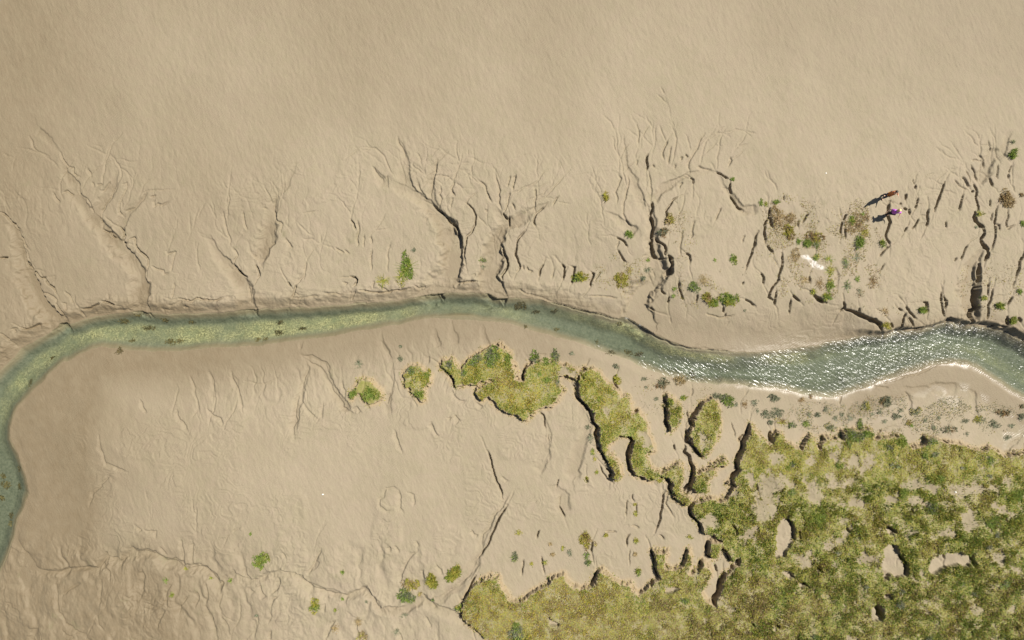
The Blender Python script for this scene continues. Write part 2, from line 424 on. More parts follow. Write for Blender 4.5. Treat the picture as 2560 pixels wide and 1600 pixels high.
SLOTS = '''
3: A 0,885 45,905 80,945 100,975 140,985 155,1020 175,1040
3: A 190,1110 215,1160 255,1210
3: A 225,1290 222,1340 230,1380 270,1400
3.5: E 290,295 330,305 360,340 390,362 430,350
4.5: E 430,375 450,420 500,455 515,490
2: E 380,500 430,500 480,530 515,560 525,590
3: E 520,600 545,640 590,700 650,790
2: E 610,490 650,530 680,590
1.8: E 580,590 610,600 615,660
4: A 0,1308 70,1305
1.6: A 563,310 590,370 640,430 690,440 690,495 740,525
1.6: A 735,605 745,685 810,735 860,780 885,860
1.8: A 510,690 550,760 575,785
2.2: A 600,690 645,668 690,708
1.4: A 825,450 860,525
1.3: A 865,570 885,610
1.3: A 905,595 965,600
1.5: A 945,650 985,650 1030,575
2: A 1075,610 1035,720 970,840 965,960 970,1030
3: A 970,1030 1000,1050 1040,1065 1065,1110 1085,1118
1.8: A 1155,605 1190,600 1185,650 1160,700 1125,790 1125,880 1160,910
1.5: A 1430,720 1470,710
1.5: A 1470,735 1468,815 1500,790 1540,800 1600,775
1.4: A 1165,870 1280,830 1390,690
3.5: A 1125,1010 1165,1045 1180,1090 1168,1140 1180,1160 1215,1172
3.2: A 1240,1135 1275,1115 1290,1180 1330,1250 1385,1300 1385,1395
1.8: A 1570,1240 1585,1270 1665,1240 1650,1300 1620,1430
1.8: A 1430,1370 1475,1400 1535,1410 1550,1450 1600,1440
1.5: A 2120,860 2135,940 2150,1050 2175,1170
1.4: A 2310,860 2315,950 2335,1030
1.6: A 2200,1200 2240,1280 2215,1370 2240,1430
4: A 2240,1425 2290,1450 2335,1480
4: B -10,1370 12,1400 20,1440 15,1490
2: B 185,720 175,860 200,960 250,985 245,1050
1.3: B 70,820 105,830
1.8: B 275,1110 350,1195
2.4: B 890,935 930,990 940,1030
2.2: B 970,960 975,1040 965,1080 965,1180
1.5: B 1030,1090 1020,1190
1.6: B 1080,1110 1105,1170
2: B 1100,1230 1085,1310 1085,1420
1.7: B 765,1220 830,1255
1.5: B 840,1235 880,1270
1.5: B 460,1330 445,1400 440,1500
1.2: B 1270,1170 1240,1300 1235,1430
5: F 885,340 930,345 945,370 935,400 910,435
1.2: B 1340,150 1360,230 1415,310 1420,350
1.2: B 1095,440 1200,590
2: B 1530,590 1550,660 1600,740
1.7: B 1720,380 1700,500 1650,620 1640,740
3: B 1660,810 1740,870 1800,920 1830,975
6.5: B 1800,925 1830,975 1890,1000 1920,1060 1930,1150 1915,1240 1920,1330
1.6: B 1730,630 1735,690 1720,710 1745,750 1720,840
2.2: B 1890,580 1855,650 1890,715
1.5: B 1870,740 1840,830
2.6: B 2020,745 1995,785 2050,840 2080,900 2070,980 2040,1060 2000,1110 1985,1180 1965,1290 1970,1360
2: B 2110,580 2170,640 2185,700 2235,775
2.2: B 2260,490 2280,600 2305,680 2300,790 2320,855
1.8: B 2400,540 2380,630
2: B 2400,690 2380,780 2335,870
4: B 2330,870 2350,900 2375,935
4: B 2390,910 2395,1000
6: F 2330,60 2345,110 2380,170 2390,220 2340,320 2335,370
1.4: B 2160,845 2190,855
2.2: C 30,530 20,600 15,660
2: C 215,620 230,710 215,800 200,850
2: C 430,720 410,760 380,800
2.6: C 300,815 240,880 215,960 230,1000
2: C 0,790 25,850
3.2: C 130,1030 80,1100 50,1170 40,1270 65,1310 75,1370 55,1420
2: C 110,1365 115,1400
2.2: C 145,1375 160,1410 190,1430
2.6: C 285,1360 250,1430 250,1480
1.4: C 400,1400 370,1500
3.5: G 465,245 490,275 485,340 470,380
3.5: G 560,252 590,265 580,330 550,415
3: G 740,300 765,320 745,380 738,430
1.6: G 830,310 780,370
1.5: C 980,490 1015,540 1000,620 970,660 985,720 985,780
1.7: C 1080,520 1100,580 1080,680 1050,800 1055,880 1080,950 1130,1000
3.6: C 1290,320 1280,380 1295,440 1280,480
1.7: C 1190,390 1185,430
1.8: C 1340,415 1360,445
1.3: C 1195,100 1195,230
1.6: C 1300,490 1315,640 1310,780
4: C 1320,780 1330,840 1310,910
8: C 1310,910 1330,970 1345,1020 1325,1080 1330,1140
10: C 1325,1130 1330,1200 1350,1270 1380,1300
3: C 1380,1300 1460,1300
12: C 1485,1270 1510,1310 1518,1360 1500,1430 1465,1490
4: C 1455,1210 1450,1270
5: C 1355,1110 1400,1150 1440,1180 1460,1220
3: C 1565,740 1520,770 1480,830 1445,870 1450,920 1430,980
2.2: C 1470,200 1460,240 1430,300 1445,355
1.6: C 1505,260 1480,400
2.2: C 1600,360 1620,340 1615,370
1.4: C 1560,400 1545,440
2.2: C 1650,310 1675,330
1.6: C 1815,130 1760,270 1700,350 1680,420 1690,490
2.2: C 1770,430 1800,450 1880,465
2.2: C 2055,350 2070,390 2040,440
4.5: C 1940,485 2000,530 2045,550
3: C 2070,590 2065,650 2080,700
3.5: C 2070,720 2110,780 2140,820 2200,850
2.6: C 1700,535 1730,560 1725,605
2.2: C 1620,590 1595,620 1590,640
2: C 1980,820 1950,880 1915,950
2.2: C 1740,950 1720,1010 1710,1080 1680,1110
2.2: C 1610,1040 1600,1130 1585,1200 1585,1260
2.6: C 1630,1250 1670,1280 1665,1345
3: C 2330,1040 2320,1140 2280,1270 2250,1350 2210,1420
1.6: C 2215,1100 2185,1170
3.5: G 2345,312 2375,345 2375,410
2.6: C 985,1120 1060,1160 1080,1200
2.4: C 980,1240 1020,1290 1070,1350
1.7: C 1010,1150 975,1220
4: C 2410,840 2415,900 2385,980 2385,1060 2400,1150
4.5: D 1150,760 1135,820 1130,890 1155,970 1130,1060 1125,1100 1155,1150 1160,1190
3: D 1160,1190 1120,1230 1060,1280
3.5: D 1300,690 1290,740
2.5: D 1390,625 1395,650
3.5: D 1420,735 1410,790 1395,830
3: D 1275,825 1300,845
4.5: D 1325,845 1340,885
2: D 1240,770 1245,790
3: D 1430,930 1400,990 1370,1020
2.5: D 1310,1010 1295,1045
4: D 1680,580 1660,660 1620,750 1580,855
4: D 1525,840 1525,910 1505,1000
3: D 1850,700 1830,790 1815,860
2: D 1700,965 1690,1020
1.6: D 1370,560 1380,610
1.7: D 1990,330 2040,390 2060,460
1.7: D 1920,440 1960,510 1995,580
2: D 1830,540 1880,590 1925,635
1.6: D 1870,490 1910,560 1930,600
1.4: D 1760,570 1850,630 1900,660
1.2: D 2110,300 2070,200
1.2: D 1930,390 2030,400
5: D 1965,620 1985,660 1990,700 1975,760 1995,830 1995,870
8: D 1955,880 1945,930 1990,980 2030,1020 2040,1080 2000,1130 2020,1180 2070,1220
12: D 2020,1180 2075,1220 2085,1260 2060,1330
14: D 2010,1360 2012,1500 H 2012,330 2000,450 1970,560 1985,640 1930,700 1920,790
3.5: D 2110,1220 2150,1110 2160,1010 2150,980 2165,930 2180,830
2: D 2160,1000 2200,1000 2195,1040
4: D 2100,560 2130,630
1.7: D 2170,430 2165,550
4: D 2270,520 2270,555
2: D 2300,430 2280,500
2: D 2110,760 2115,820
1.6: D 2130,880 2115,960
2: D 2285,870 2270,1000 2280,1030 2340,990
3: D 2400,1240 2400,1290 2365,1340 2360,1420 2335,1500
2: H 2335,380 2320,430
2.6: D 1880,1190 1850,1240 1830,1310
2: D 1785,1300 1765,1330
6: D 10,820 10,900 25,970 40,1000
3: D 390,870 335,960
1.8: D 305,935 295,1000
1.8: D 135,705 145,750
4: D 700,960 695,1090
3: D 745,905 715,960
2: D 740,1040 735,1140
3: D 0,1175 40,1250
3.5: D 125,1250 135,1370 100,1470 H 100,360 40,430 10,490 5,530 60,590
4: H 70,480 60,560 65,610
4: H 240,520 300,575
2: H 215,560 190,690
6: H 420,515 480,560 540,590
6: H 690,670 720,640 710,590
10: H 720,655 800,680 900,710 1000,740 1060,785 1070,840
3: H 860,640 865,680
5: H 1170,790 1190,820
6: H 1240,860 1340,840 1450,830
5: H 1520,820 1580,800
12: H 1715,735 1745,765
5: H 1640,490 1635,550 1650,620 1680,710
5: H 1665,520 1695,570 1690,640
3: H 1310,630 1340,690 1400,745
3: H 1300,700 1250,830
3: H 1335,740 1385,810
3: H 1240,655 1270,680
4.5: H 1470,595 1500,600 1505,680
3: H 2090,410 2080,520
4: H 2135,460 2110,560 2080,620 2080,690 2060,740
3: H 2310,530 2280,610
7: H 2270,720 2275,790
6: H 2380,730 2400,770
5: H 1980,800 2060,795
5: H 2130,800 2170,790
3: H 2200,800 2270,810
3: H 400,340 400,410
2: H 1100,220 1080,260 1000,300
2.6: G 1580,390 1600,470 1620,540 1635,580
3.5: G 1490,550 1490,600
2.6: G 1420,495 1460,525
2.2: G 1755,520 1752,590
3: G 2215,565 2270,600 2300,630
2.6: G 1990,640 2000,670
2: G 2025,690 2020,720
9: G 1340,420 1300,470 1290,540
6: G 1340,420 1360,490
3: G 1300,640 1340,670
2: G 2200,410 2190,430
1.6: G 1850,700 1950,715 2020,725 2090,710
3.2: G 80,470 120,510 220,540 330,565 450,600 600,640 740,675 860,700 960,735
2.2: G 1080,725 1200,800 1300,870 1420,930 1560,985 1700,1015 1900,1035 2100,1050
1.7: G 730,520 850,530 1000,550
3: F 300,410 325,445
2.6: F 375,430 340,520 330,555
1.5: F 340,545 450,530 600,515
1.7: F 630,490 740,500 810,505
1.5: F 460,220 445,320 380,420
3: F 1830,370 1840,400 1950,400 2090,395
2.6: F 960,470 1080,485 1260,485 1370,455 1445,440
2: F 1155,410 1190,440 1250,480
2: F 1305,375 1340,390
1.5: F 1115,390 1100,440
1.7: F 1490,410 1530,440 1600,430
1.7: F 815,400 855,405
2: F 360,610 400,630
1.6: F 890,590 1050,580
1.4: F 885,480 885,590
2: F 920,470 900,570
2: E 120,850 150,870
3: E 185,815 240,835 370,805
2: E 100,850 160,830
2.6: E 0,900 50,930 90,950
4: E 760,640 830,640 930,605
4: E 960,580 1030,595 1070,610
3: E 750,660 800,715
1.7: E 900,660 920,710
2: E 850,690 880,705
2: E 1080,655 1200,655 1290,670
2.6: E 1690,565 1740,575 1810,580 1870,545 1920,560 1970,580 2060,575 2120,550
1.5: E 1600,610 1720,580
1.6: E 1730,620 1780,630
1.5: E 1530,650 1640,655
1.5: E 1650,410 1620,550
1.5: E 2350,440 2375,560 2378,640
1.7: I 1325,380 1385,500
2.2: I 1660,470 1700,560 1770,660
1.7: I 1990,110 2020,200 2010,400
2: I 1965,465 2020,525 2090,555 2110,610
1.5: I 2190,110 2230,230 2270,370 2300,500
1.3: I 1800,150 1870,400 1880,510
1.5: I 920,720 940,850 1000,970 1200,1060
1.5: I 1030,1080 960,1190 880,1270 840,1380
1.7: J 440,150 540,160 650,220 680,270 670,310
1.8: J 430,150 520,230 590,260 650,340 700,440 720,500 770,550 830,640 880,680 960,700
1.8: J 495,255 460,350 440,480 445,590 500,680 580,760
2.2: J 420,510 390,600 360,720 375,770 345,820 355,930
1.9: J 800,390 810,450 840,480 830,560
1.6: J 440,20 415,90
1.6: J 1195,30 1250,110 1300,200
2.2: J 1640,160 1635,220
2.2: J 915,670 960,645 1000,675
1.6: J 1060,620 1070,650
1.4: J 1465,560 1515,630
1.6: J 1270,500 1245,600
1.4: J 630,600 620,750
4.5: J 1750,250 1815,310 1860,380 1890,480
1.7: J 1860,480 1880,530 1930,580 2000,590
2.6: J 2070,520 2090,560
2.2: J 2075,605 2150,635
2.6: J 1885,720 1940,770
2.4: J 1650,785 1680,860 1720,905
1.6: J 1810,740 1845,745
2.2: J 1300,865 1330,930 1380,1040 1380,1080
3.6: J 2180,1040 2225,1140 2235,1210 2270,1310 2310,1390 2330,1500
1.6: J 2340,1290 2395,1340
2: N 1350,110 1375,180 1370,270 1395,300
1.4: N 1350,110 1300,70 1230,80 1210,150 1165,190 1175,250 1240,300 1300,290
1.4: N 1440,130 1500,150 1505,210 1495,250
3: K 250,505 290,530 295,600 305,650
1.3: K 335,710 340,760
6: K 590,320 610,370 690,420 730,490 760,570 800,620 785,690 820,760 810,820
6: K 810,820 860,860 880,920 925,985
4: K 890,1020 955,1060
7: K 940,1080 930,1110
2: K 825,990 850,1070 910,1130 965,1165
2: K 575,240 610,300
7: K 1010,710 1100,725 1135,760 1110,830 1095,900 1105,980 1120,1040 1150,1075
3: K 1180,1080 1240,1100
6: K 1295,1085 1305,1110
6: K 1390,1095 1450,1110 1490,1170 1480,1210 1510,1245 1550,1280
4: K 1530,1300 1640,1360
7: K 1720,1350 1690,1390 1700,1460 O 1710,340 1770,400 1790,470
5: O 1880,490 1950,560 1985,585
6: K 1440,350 1460,420 1450,520 1450,590 1480,670
7: K 970,150 960,200 990,260
2: K 625,100 680,190
2.5: K 690,60 640,110
4: K 1190,465 1150,500
4: K 1790,400 1740,450 1690,550
9: K 1680,550 1700,610
2: K 1660,480 1660,560 1640,640
6: K 1640,650 1655,710 1640,780 1690,810 1740,880 1790,930
6: K 1620,820 1625,880 1680,930 1700,1000 1710,1080 1690,1160 1650,1220 1620,1270
3: K 1690,1200 1650,1280
3: K 1530,800 1545,850
7: K 2225,610 2210,700 2170,780 2165,840 2130,890 2110,960 2110,1040 2080,1090 2050,1140 2045,1190
3: K 2180,700 2145,740 2150,775
2: K 1980,940 1860,1020 1800,1050
2.6: K 1530,970 1490,1010
2: K 440,1130 425,1200
2.6: K 460,1375 510,1480
2: K 1090,1330 1075,1470
3: K 1445,1230 1430,1350 O 1420,280 1410,380 1355,500
3: K 690,1110 695,1155
1.6: K 2070,590 2110,720
3: K 2285,1160 2300,1230
4: K 150,30 120,110 110,190
5: K 1700,280 1690,330
6: K 2240,240 2215,310
6: L 10,670 25,790
4: L 60,680 40,740
3: L 1040,690 1060,680
8: L 2360,760 2290,830 2250,910
7: L 2410,800 2410,870
1.4: L 1300,310 1350,400 1340,510
1.4: L 1945,310 1945,500
2: L 1000,240 1130,265
1.6: L 690,330 680,420
1.8: L 1100,215 1280,155 1500,78 1600,52
2.2: M 1285,435 1330,465
2.2: M 1370,460 1430,470 1465,470 1470,540
2: M 1510,640 1560,700
2: M 1710,540 1710,620 1725,690 1725,790
2.2: M 1810,570 1820,650 1815,740 1825,800 1870,830
1.7: M 960,780 970,840 1020,880 1025,970
2.6: M 165,560 200,630 250,690 270,760 330,820 430,860
2.4: M 630,840 700,835 830,835 920,850
2.8: M 980,750 1020,720 1100,760 1130,790 1180,740 1260,690 1350,690
2.8: M 1460,720 1540,770 1660,770 1740,830
3: M 1870,830 1950,860 2000,910 2030,960 2080,1000
2: M 1350,860 1360,930 1340,1050
1.8: M 940,960 945,1050 930,1180
2: M 530,990 550,1100 560,1240 620,1340 700,1400 800,1450
1.8: M 1610,960 1580,1060 1580,1200
1.8: M 1560,1230 1520,1320 1490,1400
2.6: M 1940,1200 1980,1280 2010,1390 2040,1510
2: M 1850,1060 1870,1130 1840,1200
1.8: M 1945,990 1960,1080 1950,1160
1.5: M 2110,1060 2070,1200 2100,1310 2140,1400 2170,1490
2.6: M 2310,830 2320,910 2400,1000
2: M 2190,890 2300,960
2: M 2330,1020 2410,1070
1.5: M 1780,1100 1710,1180 1690,1250
1.7: M 600,1430 700,1480
2: M 2415,1310 2405,1480
1.4: M 760,980 600,1090
3: N 25,990 50,1060 110,1100
2.6: N 180,880 210,950 200,1020 150,1080
2.8: N 230,860 350,890 440,930 480,990 520,1030
2.4: N 600,1040 700,1070 850,1090
2.4: N 1040,1035 1100,1080 1150,1160 1190,1230
1.5: N 620,640 580,720 540,830 500,900
1.6: N 600,770 550,860
2.4: N 1540,650 1460,730 1400,830 1370,900 1340,980
2: N 1720,795 1780,895
2.2: N 1590,850 1590,900 1605,950
2.2: N 2040,480 2060,520 2100,530
1.6: N 2400,130 2340,230 2260,340 2230,430 2150,520 2140,600 2145,660
3.6: N 2380,230 2330,310 2280,410 2240,520 2200,600 2150,680 2100,750
2: N 2090,780 2030,880 1980,940 1880,1020
1.4: N 1880,1020 1760,1110
1.4: N 2110,800 2060,870 2000,960
4: N 2070,910 2020,1010 1980,1080 1950,1160
2: N 1610,1105 1680,1150 1720,1200
1.6: N 640,1170 635,1250
2.4: N 735,1345 690,1420 650,1510
3: N 945,1330 945,1420 980,1490
2: N 220,1080 170,1160 140,1300 110,1370
2.2: N 140,1430 135,1510
1.6: N 1600,1290 1650,1390
1.6: N 1350,1440 1380,1510
2: N 1270,630 1275,680
1.7: N 1320,615 1360,670
1.4: N 1510,570 1550,610
1.4: N 250,700 270,740
2: N 30,1280 5,1380
5: N 1935,1240 1935,1310
6: N 2010,1355 2030,1380
5: N 2065,1395 2100,1440 2150,1465
6: O 1840,580 1835,660 1845,710 1890,745
4: O 1640,670 1610,760
4: O 1780,780 1740,850
6: O 1985,635 2030,690 2065,755
4: O 2145,730 2140,770
4: O 2070,830 2085,800
8: O 1985,885 1960,960 1935,1060 1900,1170
2.6: O 1910,810 1920,880
5: O 790,870 770,930 740,990
5: O 2060,400 2100,440 2110,500
3: O 760,590 765,690
2.4: O 265,480 230,550
2.4: O 1115,520 1080,570 1080,620
2: O 890,490 990,500
1.7: O 1130,435 1190,450
2: O 100,760 100,890
2: O 270,740 310,900
1.7: O 1150,130 1140,180 1160,200
1.7: O 1190,220 1180,310
1.5: O 1470,130 1455,220 1540,350
5: O 1325,670 1345,740 1360,810 1390,900
4: O 1330,940 1300,1000
4: O 2215,1320 2270,1360
2: O 1395,530 1440,560
1.4: O 1120,650 1110,800
1.3: O 770,700 770,800
6: Q 170,350 220,420 228,480
3: Q 225,480 230,540 290,570
5: Q 445,780 485,860
7: Q 280,945 345,990
5: Q 1110,430 1180,490
5: Q 1185,620 1190,650
7: Q 1245,680 1240,715 1280,770 1290,830 1270,880
6: Q 1890,680 1905,740 1920,800
5: Q 1570,690 1600,725
2.6: Q 1650,700 1650,750
12: Q 1015,1160 1045,1210 1060,1290
7: Q 1105,1070 1110,1095
5: Q 1330,265 1335,295
5: Q 2215,340 2220,370
3: Q 40,1350 75,1380
4: Q 260,1450 255,1490
3: Q 270,450 290,560
4: Q 720,420 745,460
3: D 1955,690 1945,680
'''
for ln in SWALES.strip().splitlines():
    head, body = ln.split(':', 1)
    a, b = head.split()
    swale(pts_of(body), float(a), float(b))
# the feathery heads of the rills: (x, y, heading degrees from straight up, reach, width, order)
HEADS = '''
150 430 -18 120 1.5 3 / 160 500 -30 110 1.4 3 / 205 470 12 120 1.4 3 / 255 470 5 120 1.5 3 / 285 480 15 110 1.4 3 / 300 550 25 120 1.4 3 / 330 530 35 110 1.3 3 / 350 490 40 90 1.3 2
90 690 -35 80 1.4 2 / 30 540 -40 90 1.4 2 / 640 560 -8 130 1.5 3 / 690 560 6 130 1.5 3 / 705 590 30 80 1.3 2 / 570 560 -12 120 1.4 3 / 600 640 -25 110 1.3 3 / 560 640 -30 80 1.3 2
880 570 -22 110 1.4 3 / 905 590 8 110 1.4 3 / 920 600 25 90 1.3 2 / 850 640 -40 90 1.3 2 / 985 440 -28 120 1.5 3 / 1010 480 -20 130 1.5 3 / 1050 500 -10 140 1.5 3 / 1075 500 12 140 1.5 3
1100 520 14 120 1.4 3 / 1130 490 16 110 1.4 3 / 960 420 -36 100 1.3 2 / 1220 500 -16 120 1.5 3 / 1250 480 -4 130 1.5 3 / 1275 500 10 120 1.5 3 / 1300 520 25 120 1.4 3 / 1330 510 30 120 1.4 3
1390 490 42 130 1.3 2 / 1345 480 8 90 1.3 2 / 1545 450 -10 120 1.5 3 / 1565 470 -3 130 1.5 3 / 1600 430 -6 120 1.5 3 / 1630 400 5 110 1.5 3 / 1660 400 8 110 1.5 3 / 1680 410 14 110 1.5 3
1720 420 14 120 1.5 3 / 1750 420 18 110 1.4 3 / 1790 430 24 100 1.4 3 / 1510 560 -15 100 1.3 2 / 1480 620 -20 90 1.3 2 / 1810 420 34 100 1.3 2 / 1690 560 18 90 1.3 2 / 1740 560 16 90 1.3 2
1940 480 -8 60 1.3 2 / 2420 480 -30 110 1.5 3 / 2440 470 -12 110 1.5 3 / 2455 450 6 110 1.5 3 / 2480 440 16 110 1.4 3 / 2500 420 20 100 1.4 2 / 2400 500 -48 90 1.4 2 / 2280 470 18 70 1.3 2 / 2340 470 14 60 1.3 2
2530 470 14 70 1.3 2 / 800 650 6 80 1.3 2 / 750 680 14 80 1.3 2 / 1240 640 -4 90 1.3 2 / 460 620 12 90 1.3 2 / 420 660 -8 80 1.3 2 / 500 680 4 70 1.3 2 / 1380 690 6 60 1.3 2 / 1430 690 -4 60 1.3 2
760 945 170 90 1.4 2 / 850 920 165 90 1.4 2 / 960 900 172 90 1.3 2 / 1060 880 176 80 1.3 2 / 1130 880 184 80 1.3 2 / 700 930 190 100 1.4 2 / 640 950 176 90 1.3 2 / 590 990 180 90 1.3 2 / 530 960 170 100 1.4 2 / 480 950 172 100 1.3 2 / 440 960 165 80 1.3 2
350 1500 190 80 1.4 2 / 270 1480 200 90 1.4 2 / 420 1480 172 90 1.4 2 / 540 1500 178 90 1.4 2 / 700 1520 186 80 1.4 2 / 860 1520 176 80 1.3 2 / 950 1540 170 70 1.3 2 / 600 1500 168 90 1.3 2 / 1090 1530 172 70 1.3 2 / 490 1340 8 70 1.3 2 / 380 1320 -10 70 1.3 2 / 560 1370 10 70 1.3 2 / 780 1380 16 90 1.4 2
'''
rb = random.Random(21)


def rill(x, y, head_, reach_, w_, order):
    a_ = math.radians(head_)
    line = [(x, y)]
    d = 0.0
    stepl = 7.0
    bend = rb.uniform(-.05, .05)
    while d < reach_:
        a_ += rb.gauss(0, .15) + bend
        x += math.sin(a_) * stepl
        y -= math.cos(a_) * stepl
        d += stepl
        line.append((x, y))
        if order > 1 and d > 14 and rb.random() < .15:
            rill(x, y, math.degrees(a_) + rb.choice((-1, 1)) * rb.uniform(14, 36), reach_ * rb.uniform(.28, .6), w_ * .85, order - 1)
    gully(line, w_, .010 + .034 * w_ * rb.uniform(.15, 1.5), 1.0, .3)


for it_ in HEADS.replace('/', '\n').strip().splitlines():
    q_ = [float(z_) for z_ in it_.split()]
    if len(q_) == 6:
        rill(q_[0], q_[1], q_[2], q_[3], q_[4], int(q_[5]))
for ln in SLOTS.strip().splitlines():
    head, body = ln.split(':', 1)
    ln_, w_ = pts_of(body), float(head)
    tile = body.split()[0]
    if tile in 'IJMN' and w_ < 3.2:
        gully(ln_, w_, .035 + .040 * w_, 5.5)            # ledges: a small drop, then a slope away
    elif tile in 'ABCEF' and w_ < 2.4:
        gully(ln_, w_, .045 + .055 * w_, 2.2)
    else:
        gully(ln_, w_)
        if w_ >= 2.5:                                    # hairline cracks run on from the ends and off the sides
            for p0, p1 in ((ln_[-2], ln_[-1]), (ln_[1], ln_[0])):
                hd = math.degrees(math.atan2(p1[0] - p0[0], -(p1[1] - p0[1])))
                rill(p1[0], p1[1], hd, rb.uniform(10, 42), 1.5, 2)
            if len(ln_) > 2 and rb.random() < .7:
                q_ = rb.choice(ln_[1:-1])
                rill(q_[0], q_[1], hd + rb.choice((-1, 1)) * rb.uniform(35, 80), rb.uniform(10, 30), 1.4, 1)
gully(pts_of('M 165,560 200,630 250,690 270,760 330,820 430,860 580,870 700,850 830,840 920,855 980,750 1020,720 1100,760 1130,790 1180,740 1260,690 1350,690 1460,720 1540,770 1660,770 1740,830 1870,830 1950,860 2000,910 2080,1000 N -180,900 -60,960 20,950 100,900 230,860 350,890 440,930 520,1030 700,1075 850,1095 1040,1035 1100,1080 1190,1230'), 3.4, .17, 9.0, .08)

# ------------------------------------------------------------------ turf: raised salt marsh
TURF = [
    # the patch south of the creek's middle
    'J 1740,250 1770,200 1850,180 1900,250 1950,290 1960,210 2060,150 2150,80 2300,50 2400,120 K 0,20 35,70 45,180 110,190 150,60 200,20 '
    '340,0 430,30 480,60 560,80 620,110 600,180 520,150 440,150 430,230 480,290 440,350 370,430 250,450 180,510 120,565 50,520 0,490 '
    'J 2300,640 2220,590 2190,530 2130,580 2080,520 2070,470 2250,380 2200,370 2090,430 1990,430 1900,430 1860,380 1815,310',
    # the tongue to its right
    'K 640,110 690,70 800,110 860,190 940,250 1000,290 1010,350 1080,350 1110,400 1120,510 1190,480 1240,560 1280,680 1300,740 1330,850 '
    '1260,890 1280,960 1340,1030 1400,1050 1540,970 1600,990 1600,1080 1570,1160 1580,1230 1660,1290 1710,1330 1640,1360 1550,1310 1515,1260 '
    '1495,1210 1505,1170 1460,1110 1390,1095 1300,1110 1240,1095 1160,1070 1120,1000 1110,900 1125,830 1150,770 1110,720 1010,705 960,750 900,800 '
    '890,870 950,910 1010,980 1025,1080 1000,1110 950,1100 960,1055 930,1000 890,900 835,830 830,770 805,680 815,620 775,570 765,500 705,420 '
    '625,370 610,300 640,250 630,200',
    # islets
    'K 1470,345 1540,380 1590,440 1580,520 1540,600 1490,680 1465,600 1472,500 1455,430',
    'K 1870,370 1920,420 1950,520 1950,620 1930,720 1880,800 1840,860 1790,900 1730,850 1685,790 1665,720 1710,620 1710,520 1790,410',
    'K 1715,990 1740,1050 1900,1020 1890,1080 1830,1130 1830,1220 1750,1240 1695,1190 1720,1090',
    'K 1870,1000 1990,930 2010,970 1960,1010',
    'O 1860,570 1970,590 1960,640 1920,720 1885,740 1845,700 1850,640',
    # round hummocks left of the patch
    'J 1390,330 1460,240 1530,240 1590,290 1650,340 1650,400 1600,460 1600,560 1560,580 1470,510 1450,440 1400,430',
    'J 980,400 1010,370 1110,390 1140,440 1190,470 1180,560 1090,600 1020,560 1000,500 960,500 920,560 900,580 890,520 940,480',
    # the broad marsh
    'K 2230,610 2300,690 2400,790 L 40,770 60,670 110,690 150,770 220,810 310,835 345,740 390,710 440,770 480,850 520,730 560,720 680,765 700,665 '
    '780,660 960,665 980,740 1050,740 1150,720 1250,740 1330,820 1400,800 1465,800 1480,730 1560,740 1680,780 1800,790 1900,830 2010,860 '
    '2080,830 2160,880 2240,920 2330,890 2419,870 Z 2700,1160 3400,1250 9000,1400 9000,6000 1500,6000 1400,1760 1250,1620 '
    'N 2160,1465 2100,1430 2040,1390 1975,1325 1945,1290 1945,1210 1955,1150 2000,1040 2110,960 2200,920 2290,915 2320,990 2370,1080 O 0,1125 30,1130 110,1130 190,1060 '
    '280,1020 350,950 440,905 490,885 560,980 640,1025 720,1000 770,960 800,870 860,850 930,900 1010,970 1110,980 1120,1020 1190,1060 '
    '1280,1010 1340,960 1400,900 1370,850 1350,740 1330,660 1460,655 1450,720 1450,800 1520,830 1600,800 1625,740 1650,670 1670,760 '
    '1670,860 1700,880 1790,780 1830,800 1870,870 1820,960 1795,1050 1830,1130 1900,1180 1940,1080 1970,970 2000,890 2080,835 2145,790 '
    '2145,730 2070,750 1990,640 1955,570 1885,490 1795,470 1780,400 1715,340 1700,270 1725,210 1860,160 1940,200 2010,160 '
    '2050,90 2120,60 2060,0 K 2030,1160 2080,1100 2120,1040 2120,960 2140,890 2175,840 2180,780 2220,700',
]
PANS = [
    'Q 90,360 170,340 225,430 230,530 180,640 170,720 60,720 60,560 70,450',
    'Q 1050,640 1110,610 1190,620 1240,700 1290,800 1270,880 1150,890 1060,940 1040,780',
    'Q 1480,780 1560,690 1650,680 1800,680 1900,690 1920,810 1850,790 1650,790 1570,860 1490,830',
    'Q 960,1180 1010,1140 1070,1220 1060,1310 970,1310',
    'O 1460,990 1560,975 1590,1000 1530,1030 1470,1040',
    'O 330,1270 400,1300 470,1340 440,1370 360,1360',
    'Q 1090,440 1130,430 1190,500 1130,500',
    'Q 250,960 290,945 345,990 290,1010',
    'Q 1060,1070 1110,1070 1115,1095 1070,1110',
    'Q 440,770 490,870 440,860 420,800',
    'Q 100,850 140,830 230,910 180,930',
]
